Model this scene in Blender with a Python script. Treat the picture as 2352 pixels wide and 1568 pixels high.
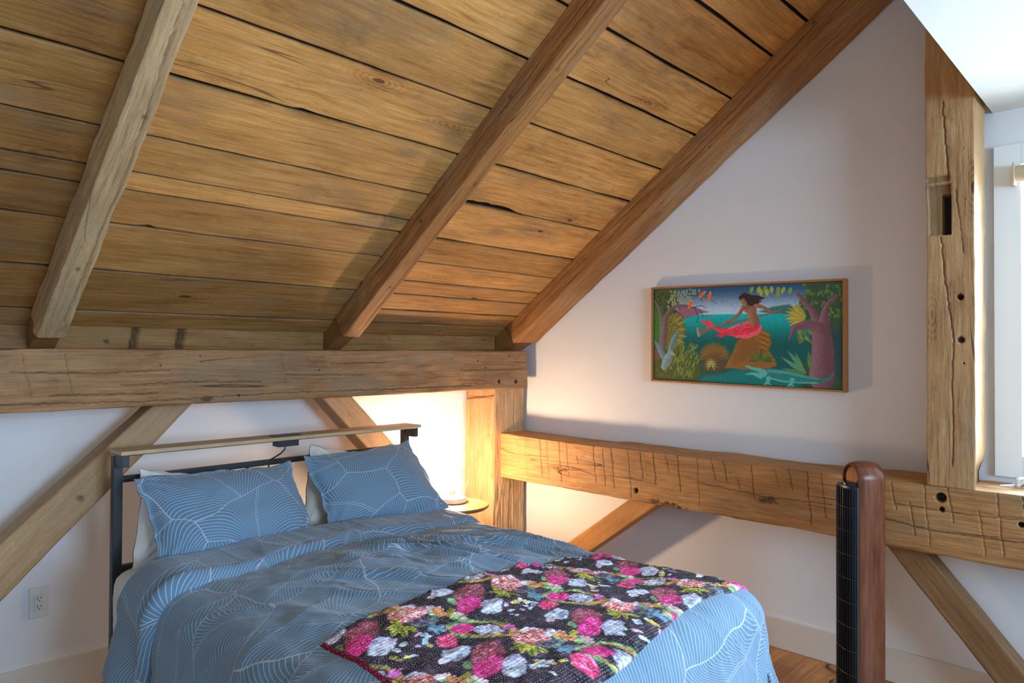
import bpy, math, random
import numpy as np
from mathutils import Vector, Matrix
PI = math.pi
for o in list(bpy.data.objects): bpy.data.objects.remove(o)
scn = bpy.context.scene
COL = scn.collection

# ------------------------------------------------------------------ camera, light, exposure
CAM = Vector((0, 0, 1.5))
yaw, pit, rol = math.radians(43.569), math.radians(0.818), math.radians(0.302)
F = Vector((math.cos(yaw)*math.cos(pit), math.sin(yaw)*math.cos(pit), math.sin(pit)))
r_ = Vector((math.sin(yaw), -math.cos(yaw), 0)); u_ = r_.cross(F)
R_ = r_*math.cos(rol) + u_*math.sin(rol); U_ = -r_*math.sin(rol) + u_*math.cos(rol)
cd = bpy.data.cameras.new('camera'); cam = bpy.data.objects.new('camera', cd); COL.objects.link(cam)
cd.sensor_width = 36; cd.lens = 1620.34/2352*36; cd.clip_start = 0.05
cam.matrix_world = Matrix(((R_.x, U_.x, -F.x, CAM.x), (R_.y, U_.y, -F.y, CAM.y), (R_.z, U_.z, -F.z, CAM.z), (0, 0, 0, 1)))
scn.camera = cam

wd = bpy.data.worlds.new('sky'); scn.world = wd; wd.use_nodes = True
bg = wd.node_tree.nodes['Background']; bg.inputs[0].default_value = (0.70, 0.86, 1.0, 1); bg.inputs[1].default_value = 1.7

def area(name, loc, direction, sx, sy, power, color, spread=180):
    l = bpy.data.lights.new(name, 'AREA'); l.shape = 'RECTANGLE'; l.size = sx; l.size_y = sy
    l.energy = power; l.color = color; l.spread = math.radians(spread)
    o = bpy.data.objects.new(name, l); COL.objects.link(o); o.location = loc
    o.rotation_euler = Vector(direction).to_track_quat('-Z', 'Y').to_euler()
    return o
# daylight entering through the room's windows (each lamp sits outside its window opening)
area('daylight', (4.35, -0.10, 2.35), (-1, 0.16, -0.48), 1.5, 1.5, 300, (0.47, 0.71, 1.0))
area('daylight', (3.90, -0.10, 1.45), (-1, 0.20, 0.22), 1.0, 1.0, 42, (0.66, 0.83, 0.96), 150)
area('daylight', (1.3, -3.45, 1.8), (0.10, 1, 0.0), 2.0, 1.4, 175, (0.47, 0.71, 1.0))
scn.view_settings.view_transform = 'Standard'; scn.view_settings.look = 'None'
scn.view_settings.gamma = 1; scn.view_settings.use_curve_mapping = False
scn.view_settings.exposure = 0.16
LAMP = 56.0      # glow of the bedside bulb

# ------------------------------------------------------------------ noise helpers
def _h(ix, iy, iz, seed):
    n = (ix*374761393 + iy*668265263 + iz*2147483647 + seed*1274126177) & 0xffffffff
    n = ((n ^ (n >> 13))*1274126177) & 0xffffffff
    return ((n ^ (n >> 16)) & 0xffff)/65535.0
def vn(x, y, z=0.0, seed=0):
    x, y, z = np.broadcast_arrays(np.asarray(x, float), np.asarray(y, float), np.asarray(z, float))
    ix, iy, iz = np.floor(x).astype(np.int64), np.floor(y).astype(np.int64), np.floor(z).astype(np.int64)
    fx, fy, fz = x-ix, y-iy, z-iz
    fx, fy, fz = fx*fx*(3-2*fx), fy*fy*(3-2*fy), fz*fz*(3-2*fz)
    r = 0
    for a in (0, 1):
        for b in (0, 1):
            for c in (0, 1):
                w = (fx if a else 1-fx)*(fy if b else 1-fy)*(fz if c else 1-fz)
                r = r + w*_h(ix+a, iy+b, iz+c, seed)
    return r*2-1
def fbm(x, y, z=0.0, oct=4, seed=0, gain=.5):
    r = 0; a = 1; s = 1
    for i in range(oct):
        r = r + a*vn(np.asarray(x)*s, np.asarray(y)*s, np.asarray(z)*s, seed+i); s *= 2.03; a *= gain
    return r
def sstep(a, b, x):
    t = np.clip((np.asarray(x, float)-a)/(b-a), 0, 1); return t*t*(3-2*t)

# ------------------------------------------------------------------ object helpers
def tag(o, label=None, cat=None, group=None, kind=None):
    if label: o['label'] = label
    if cat: o['category'] = cat
    if group: o['group'] = group
    if kind: o['kind'] = kind
    return o
def empty(name, loc, label, cat, group=None):
    o = bpy.data.objects.new(name, None); COL.objects.link(o); o.location = loc; o.empty_display_size = .05
    return tag(o, label, cat, group)
def link(name, me, m=None, parent=None, smooth=True):
    o = bpy.data.objects.new(name, me); COL.objects.link(o)
    if m: me.materials.append(m)
    if smooth: me.polygons.foreach_set('use_smooth', [True]*len(me.polygons))
    if parent is not None:
        o.parent = parent
        o.matrix_parent_inverse = Matrix.Translation(-parent.location)
    return o
class MB:
    """collects shapes in one mesh"""
    def __init__(s): s.v = []; s.f = []; s.uv = []
    def add(s, vs, fs):
        k = len(s.v); s.v += [tuple(v) for v in vs]; s.f += [tuple(i+k for i in f) for f in fs]
    def box(s, x0, x1, y0, y1, z0, z1, M=None):
        vs = [Vector((x, y, z)) for z in (z0, z1) for y in (y0, y1) for x in (x0, x1)]
        if M is not None: vs = [M @ v for v in vs]
        s.add(vs, [(0, 2, 3, 1), (4, 5, 7, 6), (0, 1, 5, 4), (2, 6, 7, 3), (0, 4, 6, 2), (1, 3, 7, 5)])
    def lathe(s, c, prof, n=40, ax=None, close=True):
        c = Vector(c); M = Matrix.Identity(3)
        if ax is not None: M = Vector(ax).to_track_quat('Z', 'Y').to_matrix()
        vs = []; fs = []
        for r, z in prof:
            for i in range(n):
                a = 2*PI*i/n; vs.append(c + M @ Vector((r*math.cos(a), r*math.sin(a), z)))
        m = len(prof)
        for j in range(m-1):
            for i in range(n):
                fs.append((j*n+i, j*n+(i+1) % n, (j+1)*n+(i+1) % n, (j+1)*n+i))
        if close:
            fs.append(tuple(reversed(range(n)))); fs.append(tuple((m-1)*n+i for i in range(n)))
        s.add(vs, fs)
    def tube(s, pts, r, n=10):
        pts = [Vector(p) for p in pts]; vs = []; fs = []
        up = Vector((0, 0, 1))
        for i, p in enumerate(pts):
            d = (pts[min(i+1, len(pts)-1)] - pts[max(i-1, 0)]).normalized()
            a = d.cross(up)
            if a.length < .05: a = d.cross(Vector((1, 0, 0)))
            a.normalize(); b = a.cross(d)
            rr = r[i] if hasattr(r, '__len__') else r
            for k in range(n):
                t = 2*PI*k/n; vs.append(p + a*rr*math.cos(t) + b*rr*math.sin(t))
        for i in range(len(pts)-1):
            for k in range(n): fs.append((i*n+k, i*n+(k+1) % n, (i+1)*n+(k+1) % n, (i+1)*n+k))
        fs.append(tuple(reversed(range(n)))); fs.append(tuple((len(pts)-1)*n+k for k in range(n)))
        s.add(vs, fs)
    def build(s, name, m, parent=None, smooth=False, bevel=0, seg=2):
        me = bpy.data.meshes.new(name); me.from_pydata(s.v, [], s.f); me.update()
        o = link(name, me, m, parent, smooth or bevel > 0)
        if bevel:
            b = o.modifiers.new('b', 'BEVEL'); b.width = bevel; b.segments = seg; b.limit_method = 'ANGLE'; b.harden_normals = True
        elif smooth:
            e = o.modifiers.new('e', 'EDGE_SPLIT'); e.split_angle = math.radians(40)
        return o
def grid_mesh(name, P, uv=None, attrs=None, closed_v=False, caps=False, col=None):
    """P: (M,N,3) array -> quad mesh"""
    M, N = P.shape[:2]
    idx = np.arange(M*N).reshape(M, N)
    jn = N if closed_v else N-1
    a = idx[:-1, :][:, np.arange(jn)]; b = idx[:-1, :][:, (np.arange(jn)+1) % N]
    c = idx[1:, :][:, (np.arange(jn)+1) % N]; d = idx[1:, :][:, np.arange(jn)]
    faces = np.stack([a, b, c, d], -1).reshape(-1, 4)
    me = bpy.data.meshes.new(name)
    V = P.reshape(-1, 3)
    nf = len(faces); extra = []
    if caps: extra = [idx[0][::-1], idx[-1]]
    loops = faces.reshape(-1)
    tot = [4]*nf
    if caps:
        loops = np.concatenate([loops]+extra); tot += [N, N]
    me.vertices.add(len(V)); me.vertices.foreach_set('co', V.astype(np.float32).ravel())
    me.loops.add(len(loops)); me.loops.foreach_set('vertex_index', loops.astype(np.int32))
    me.polygons.add(len(tot)); st = np.concatenate([[0], np.cumsum(tot)[:-1]])
    me.polygons.foreach_set('loop_start', st.astype(np.int32)); me.polygons.foreach_set('loop_total', np.array(tot, np.int32))
    me.update(calc_edges=True)
    if uv is not None:
        U = uv.reshape(-1, 2)
        a_ = me.attributes.new('st', 'FLOAT_VECTOR', 'POINT')
        a_.data.foreach_set('vector', np.concatenate([U, np.zeros((len(U), 1))], 1).astype(np.float32).ravel())
    for k, v in (attrs or {}).items():
        a_ = me.attributes.new(k, 'FLOAT', 'POINT'); a_.data.foreach_set('value', np.broadcast_to(v, (M, N)).astype(np.float32).ravel())
    if col is not None:
        a_ = me.attributes.new('paint', 'FLOAT_COLOR', 'POINT')
        a_.data.foreach_set('color', np.concatenate([col.reshape(-1, 3), np.ones((len(V), 1))], 1).astype(np.float32).ravel())
    return me

# ------------------------------------------------------------------ material helpers
class NT:
    def __init__(s, name):
        s.m = bpy.data.materials.new(name); s.m.use_nodes = True; s.t = s.m.node_tree; s.t.nodes.clear()
        s.out = s.t.nodes.new('ShaderNodeOutputMaterial')
    def n(s, typ, **kw):
        nd = s.t.nodes.new(typ)
        for k, v in kw.items(): setattr(nd, k, v)
        return nd
    def put(s, sock, v):
        if hasattr(v, 'is_linked') or isinstance(v, bpy.types.NodeSocket): s.t.links.new(v, sock)
        else:
            if isinstance(v, (tuple, list)) and len(v) == 3 and sock.type == 'RGBA': v = (*v, 1)
            sock.default_value = v
    def math(s, op, a, b=0.0, c=0.0):
        nd = s.n('ShaderNodeMath', operation=op); s.put(nd.inputs[0], a); s.put(nd.inputs[1], b); s.put(nd.inputs[2], c)
        return nd.outputs[0]
    def add(s, a, b): return s.math('ADD', a, b)
    def sub(s, a, b): return s.math('SUBTRACT', a, b)
    def mul(s, a, b): return s.math('MULTIPLY', a, b)
    def absv(s, a): return s.math('ABSOLUTE', a)
    def xyz(s, x, y, z=0.0):
        nd = s.n('ShaderNodeCombineXYZ'); s.put(nd.inputs[0], x); s.put(nd.inputs[1], y); s.put(nd.inputs[2], z); return nd.outputs[0]
    def sep(s, v):
        nd = s.n('ShaderNodeSeparateXYZ'); s.put(nd.inputs[0], v); return nd.outputs
    def attr(s, name, out='Fac'):
        nd = s.n('ShaderNodeAttribute', attribute_name=name); return nd.outputs[out]
    def noise(s, vec, scale=1.0, detail=3.0, rough=.5, dist=0.0, out=0):
        nd = s.n('ShaderNodeTexNoise'); s.put(nd.inputs['Vector'], vec)
        nd.inputs['Scale'].default_value = scale; nd.inputs['Detail'].default_value = detail
        nd.inputs['Roughness'].default_value = rough; nd.inputs['Distortion'].default_value = dist
        return nd.outputs[out]
    def vor(s, vec, scale=1.0, feature='F1', rand=1.0, dims='3D'):
        nd = s.n('ShaderNodeTexVoronoi', feature=feature, voronoi_dimensions=dims); s.put(nd.inputs['Vector'], vec)
        nd.inputs['Scale'].default_value = scale; nd.inputs['Randomness'].default_value = rand
        return nd.outputs
    def step(s, x, a, b):
        nd = s.n('ShaderNodeMapRange', interpolation_type='SMOOTHSTEP'); s.put(nd.inputs[0], x)
        s.put(nd.inputs[1], a); s.put(nd.inputs[2], b)
        nd.inputs[3].default_value = 0; nd.inputs[4].default_value = 1; return nd.outputs[0]
    def mix(s, f, a, b, mode='MIX'):
        nd = s.n('ShaderNodeMix', data_type='RGBA', blend_type=mode)
        s.put(nd.inputs[0], f); s.put(nd.inputs[6], a); s.put(nd.inputs[7], b); return nd.outputs[2]
    def ramp(s, f, stops):
        nd = s.n('ShaderNodeValToRGB'); s.put(nd.inputs[0], f); e = nd.color_ramp.elements
        while len(e) < len(stops): e.new(.5)
        for k, (p, c) in enumerate(stops): e[k].position = p; e[k].color = (*c, 1)
        return nd.outputs[0]
    def bump(s, h, strength=.5, dist=.01, nrm=None):
        nd = s.n('ShaderNodeBump'); nd.inputs['Strength'].default_value = strength; nd.inputs['Distance'].default_value = dist
        s.put(nd.inputs['Height'], h)
        if nrm is not None: s.put(nd.inputs['Normal'], nrm)
        return nd.outputs[0]
    def done(s, base, rough=.6, bump=None, metal=0.0, spec=.5, **kw):
        b = s.n('ShaderNodeBsdfPrincipled'); s.put(b.inputs['Base Color'], base); s.put(b.inputs['Roughness'], rough)
        s.put(b.inputs['Metallic'], metal); s.put(b.inputs['Specular IOR Level'], spec)
        if bump is not None: s.put(b.inputs['Normal'], bump)
        for k, v in kw.items(): s.put(b.inputs[k.replace('_', ' ')], v)
        s.t.links.new(b.outputs[0], s.out.inputs[0]); return s.m
def plain(name, c, rough=.6, metal=0.0, nz=0.04, scale=40, bump=.0):
    t = NT(name); tc = t.n('ShaderNodeTexCoord').outputs['Object']
    n = t.noise(tc, scale, 4, .6)
    k = t.add(1-nz, t.mul(n, 2*nz))
    b = t.bump(n, bump, .002) if bump else None
    return t.done(t.mix(1.0, (*c, 1), t.xyz(k, k, k), 'MULTIPLY'), rough, b, metal)

def wood(name, dark, mid, light, knots=.5, rough=.62, grey=(.20, .15, .10), greyamt=.3, gv=60, bumpk=.35, crack=1.0, blot=.5, saw=False, space='st'):
    t = NT(name)
    if space == 'st': x, y, z = t.sep(t.attr('st', 'Vector'))
    else: x, y, z = t.sep(t.n('ShaderNodeTexCoord').outputs['Object'])
    seed = t.mul(t.attr('rnd'), 23.7)
    # slow wander of the grain
    w = t.noise(t.xyz(t.mul(x, 1.3), t.mul(y, 3.0), seed), 1.0, 3, .5)
    y2 = t.add(y, t.mul(t.sub(w, .5), .05))
    # knots
    kv = t.vor(t.xyz(t.mul(x, 2.1), t.mul(y, 6.0), seed), 1.0)
    kd = kv['Distance']; kr = t.sep(kv['Color'])[0]
    on = t.math('GREATER_THAN', kr, 1-knots*.5)
    kd2 = t.add(kd, t.mul(t.sub(t.noise(t.xyz(t.mul(x, 30), t.mul(y, 60), seed), 1, 2), .5), .05))
    core = t.mul(on, t.sub(1, t.step(kd2, .03, .075)))
    halo = t.mul(on, t.sub(1, t.step(kd2, .05, .42)))
    rings = t.mul(halo, t.math('SINE', t.mul(kd2, 110)))
    fig = t.noise(t.xyz(t.mul(x, .7), t.mul(y2, 8.0), seed), 1.0, 2, .5, .6)
    figs = t.math('SINE', t.mul(fig, 62))
    g = t.noise(t.xyz(t.mul(x, 3.0), t.mul(y2, gv), seed), 1.0, 6, .68)
    bl0 = t.noise(t.xyz(t.mul(x, 2.2), t.mul(y, 7.0), t.add(seed, 15)), 1.0, 3, .5)
    g2 = t.noise(t.xyz(t.mul(x, 9.0), t.mul(y2, gv*4.5), seed), 1.0, 3, .6)
    f = t.add(t.add(t.mul(g, .56), t.mul(g2, .34)), t.add(t.add(t.mul(bl0, .20), t.mul(figs, .022)), t.mul(rings, .05)))
    f = t.sub(f, t.mul(halo, .08))
    base = t.ramp(f, [(.32, dark), (.50, mid), (.72, light)])
    # boards and beams differ from one another; stains
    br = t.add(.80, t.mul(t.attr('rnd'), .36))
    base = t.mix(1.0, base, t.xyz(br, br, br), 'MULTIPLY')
    bl = t.noise(t.xyz(t.mul(x, 1.6), t.mul(y, 4.5), t.add(seed, 5)), 1.0, 5, .62)
    bl2 = t.noise(t.xyz(t.mul(x, 5), t.mul(y, 9), t.add(seed, 9)), 1.0, 5, .7)
    base = t.mix(t.mul(t.step(bl, .50, .70), greyamt), base, grey)
    base = t.mix(t.mul(t.step(bl2, .54, .76), blot), base, tuple(c*.62 for c in dark))
    hv = t.noise(t.xyz(t.mul(x, 2.6), t.mul(y, 3.5), t.add(seed, 21)), 1.0, 4, .6)
    hk = t.add(.62, t.mul(hv, .76)); base = t.mix(1.0, base, t.xyz(t.mul(hk, 1.04), t.add(t.mul(hk, .94), .03), t.add(t.mul(hk, .78), .09)), 'MULTIPLY')
    pv = t.vor(t.xyz(t.mul(x, 9), t.mul(y2, 26), t.add(seed, 2)), 1.0)
    pit = t.mul(t.math('GREATER_THAN', t.sep(pv['Color'])[1], .80), t.sub(1, t.step(pv['Distance'], .03, .10)))
    base = t.mix(t.mul(pit, .62*blot/.45 if blot else 0), base, tuple(c*.35 for c in dark))
    spk = t.noise(t.xyz(t.mul(x, 60), t.mul(y, 190), seed), 1.0, 3, .7); sk_ = t.add(.80, t.mul(spk, .40)); base = t.mix(1.0, base, t.xyz(sk_, sk_, sk_), 'MULTIPLY')
    base = t.mix(t.mul(core, .8), base, tuple(c*.30 for c in dark))
    # drying checks
    cn = t.noise(t.xyz(t.mul(x, .55), t.mul(y2, 11), t.add(seed, 3)), 1.0, 1.2, .4, .15)
    cm = t.noise(t.xyz(t.mul(x, 1.4), t.mul(y2, 5), t.add(seed, 7)), 1.0, 2)
    cr = t.mul(t.mul(t.sub(1, t.step(t.absv(t.sub(cn, .5)), .0012, .0055)), t.step(cm, .50, .66)), crack)
    base = t.mix(t.mul(cr, .8), base, (.022, .014, .008))
    mk = t.attr('mark')
    base = t.mix(mk, base, (.016, .011, .007))
    h = t.add(t.add(t.mul(g, .6), t.mul(g2, .4)), t.add(t.mul(bl2, .7), t.mul(cr, -1.6)))
    if saw:
        sa = t.attr('saw'); 
        ph = t.add(t.mul(x, 520), t.mul(y, 780))
        sw = t.mul(t.math('SINE', t.add(ph, t.mul(bl, 3))), sa)
        h = t.add(h, t.mul(sw, .16))
        base = t.mix(t.mul(t.step(sw, .1, 1.0), .16), base, dark)
    bm = t.bump(h, bumpk, .006)
    return t.done(base, rough, bm, spec=.35)

M_board = wood('ceiling_boards', (.17, .07, .02), (.50, .25, .070), (.72, .43, .16), knots=.95, grey=(.26, .18, .11), greyamt=.6, gv=55, bumpk=.3, saw=True, blot=.45, crack=.8)
M_rafter = wood('rafter_wood', (.12, .040, .012), (.33, .145, .045), (.50, .27, .10), knots=.35, grey=(.34, .29, .20), greyamt=.45, bumpk=.7, blot=.5)
M_rafterpale = wood('pale_rafter_wood', (.17, .10, .05), (.42, .29, .16), (.60, .47, .29), knots=.3, grey=(.42, .39, .27), greyamt=.6, bumpk=.9, blot=.45)
M_plate = wood('plate_beam_wood', (.12, .05, .02), (.34, .175, .078), (.50, .30, .15), knots=.35, grey=(.25, .19, .13), greyamt=.55, gv=80, bumpk=.6, blot=.5, crack=1)
M_girt = wood('hewn_girt_wood', (.12, .048, .017), (.40, .20, .076), (.58, .36, .16), knots=.35, grey=(.27, .21, .14), greyamt=.45, gv=75, bumpk=.75, blot=.45, crack=1)
M_post = wood('post_wood', (.16, .078, .03), (.42, .25, .12), (.58, .39, .20), knots=.3, grey=(.34, .30, .22), greyamt=.55, bumpk=.6, blot=.45, crack=1)
M_brace = wood('brace_wood', (.20, .11, .055), (.40, .25, .13), (.50, .345, .20), knots=.15, grey=(.36, .28, .19), greyamt=.3, gv=50, bumpk=.5, blot=.3, crack=.3)
M_shadedbrace = wood('shaded_brace_wood', (.13, .06, .025), (.26, .14, .06), (.36, .22, .11), knots=.1, grey=(.2, .13, .08), greyamt=.3, gv=40, bumpk=.3, blot=.2, crack=.2)  # shade on the brace behind the fan is put into this darker wood colour
M_newbrace = wood('planed_brace_wood', (.30, .13, .035), (.42, .20, .06), (.52, .27, .095), knots=.05, grey=(.4, .2, .08), greyamt=.2, gv=26, bumpk=.12, blot=.12, crack=0.0)
M_tabletop = wood('oak_veneer', (.24, .115, .045), (.33, .17, .07), (.40, .22, .10), knots=.0, greyamt=.0, gv=60, bumpk=.05, blot=.0, crack=0, rough=.4, space='obj')
M_shelf = wood('light_laminate', (.52, .39, .22), (.62, .48, .29), (.68, .54, .34), knots=.0, greyamt=.0, gv=110, bumpk=.04, blot=.0, crack=0, rough=.45, space='obj')
M_frame = wood('thin_wood_frame', (.35, .13, .03), (.50, .22, .06), (.58, .30, .10), knots=.0, greyamt=.0, gv=60, bumpk=.05, blot=.0, crack=0, rough=.45, space='obj')

def wallmat(name, c):
    t = NT(name); tc = t.n('ShaderNodeTexCoord').outputs['Object']
    n = t.noise(tc, 55, 5, .6); n2 = t.noise(tc, 1.2, 3, .5)
    k = t.add(.975, t.mul(n2, .05))
    return t.done(t.mix(1.0, c, t.xyz(k, k, k), 'MULTIPLY'), .82, t.bump(n, .10, .003), spec=.25)
M_wall = wallmat('white_plaster', (.77, .78, .79))
M_wall2 = wallmat('side_plaster', (.76, .77, .78))
M_ceilw = wallmat('white_ceiling_paint', (.76, .79, .76))
M_trim = plain('baseboard_paint', (.70, .66, .575), .5, nz=.015)
M_case = plain('window_trim_paint', (.78, .80, .80), .4, nz=.01)
M_black = plain('black_powder_coat', (.022, .026, .032), .42, nz=.15, scale=300, bump=.1)
M_blackpl = plain('black_plastic', (.014, .018, .024), .35)
M_darkgap = plain('dark_hollow', (.02, .015, .01), .9)
M_peg = plain('oak_peg', (.17, .08, .03), .7, nz=.2, scale=120, bump=.4)
M_white = plain('white_plastic', (.70, .70, .67), .4, nz=.01)
M_sheet = None

def floor_mat():
    t = NT('oak_floor'); tc = t.n('ShaderNodeTexCoord').outputs['Object']
    x, y, z = t.sep(tc)
    bx = t.mul(y, 1/.083); ib = t.math('FLOOR', bx); fx = t.sub(bx, ib)
    off = t.mul(t.math('FRACT', t.mul(t.math('SINE', t.mul(ib, 12.9898)), 43758.5)), 1.0)
    by = t.add(t.mul(x, 1/.75), t.mul(off, 3)); iy = t.math('FLOOR', by); fy = t.sub(by, iy)
    rn = t.math('FRACT', t.mul(t.math('SINE', t.add(t.mul(ib, 7.13), t.mul(iy, 3.71))), 9137.3))
    g = t.noise(t.xyz(t.mul(x, 4), t.mul(y, 80), t.mul(rn, 30)), 1, 5, .6)
    c = t.ramp(g, [(.3, (.30, .115, .028)), (.5, (.46, .20, .055)), (.7, (.56, .28, .09))])
    k = t.add(.68, t.mul(rn, .55)); c = t.mix(1.0, c, t.xyz(k, k, k), 'MULTIPLY')
    gap = t.math('MAXIMUM', t.sub(1, t.step(fx, .0, .03)), t.sub(1, t.step(fy, .0, .004)))
    c = t.mix(t.mul(gap, .7), c, (.05, .02, .008))
    return t.done(c, .32, t.bump(t.sub(g, t.mul(gap, 2)), .08, .004))
M_floor = floor_mat()

# ------------------------------------------------------------------ room shell
FZ = .02; WY = 3.505; WX = 3.52; RM = .7136
def roofz(y, z0=3.93): return z0 - RM*y
def struct(name, mb, m, bevel=0):
    o = mb.build(name, m, bevel=bevel); o['kind'] = 'structure'; return o
b = MB(); b.box(-2.7, 3.62, -3.2, 3.62, FZ-.1, FZ); struct('floor', b, M_floor)
b = MB(); b.box(-2.7, WX, WY, WY+.1, FZ-.02, 1.62); struct('wall_left', b, M_wall2)
# gable wall (right), with the window opening; outline follows the roof
RIDGE = -.55
def gable(name, x0, x1, holes, m):
    # strips in y, each split around openings, tops follow both roof slopes
    ys = sorted({-3.2, RIDGE, WY+.1} | {h[0] for h in holes} | {h[1] for h in holes})
    b = MB()
    top = lambda y: min(3.96 - RM*y, 3.96 - RM*(2*RIDGE-y)) if True else 0
    for a, c in zip(ys[:-1], ys[1:]):
        seg = [(FZ-.02, None)]
        hs = [h for h in holes if h[0] <= a+1e-6 and h[1] >= c-1e-6]
        def quad(z0a, z0c, z1a, z1c):
            vs = [(x, y, z) for x in (x0, x1) for (y, z) in ((a, z0a), (c, z0c), (c, z1c), (a, z1a))]
            b.add(vs, [(0, 1, 2, 3), (7, 6, 5, 4), (0, 4, 5, 1), (1, 5, 6, 2), (2, 6, 7, 3), (3, 7, 4, 0)])
        if hs:
            h = hs[0]; quad(FZ-.02, FZ-.02, h[2], h[2]); quad(h[3], h[3], top(a), top(c))
        else: quad(FZ-.02, FZ-.02, top(a), top(c))
    return struct(name, b, m)
gable('wall_right', WX, WX+.16, [(-.62, .474, 1.086, 2.275)], M_wall)
gable('wall_far_left', -2.7, -2.6, [(-.7, .9, .9, 2.2)], M_wall)
b = MB()      # wall behind the camera, with its window opening
zt = 3.96 - RM*(2*RIDGE+3.2)
b.box(-2.7, 3.62, -3.3, -3.2, FZ, 1.1); b.box(-2.7, .2, -3.3, -3.2, 1.1, zt); b.box(2.4, 3.62, -3.3, -3.2, 1.1, zt); b.box(.2, 2.4, -3.3, -3.2, 2.5 if zt > 2.5 else zt, max(zt, 2.5)+.01)
struct('wall_back', b, M_wall)

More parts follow.
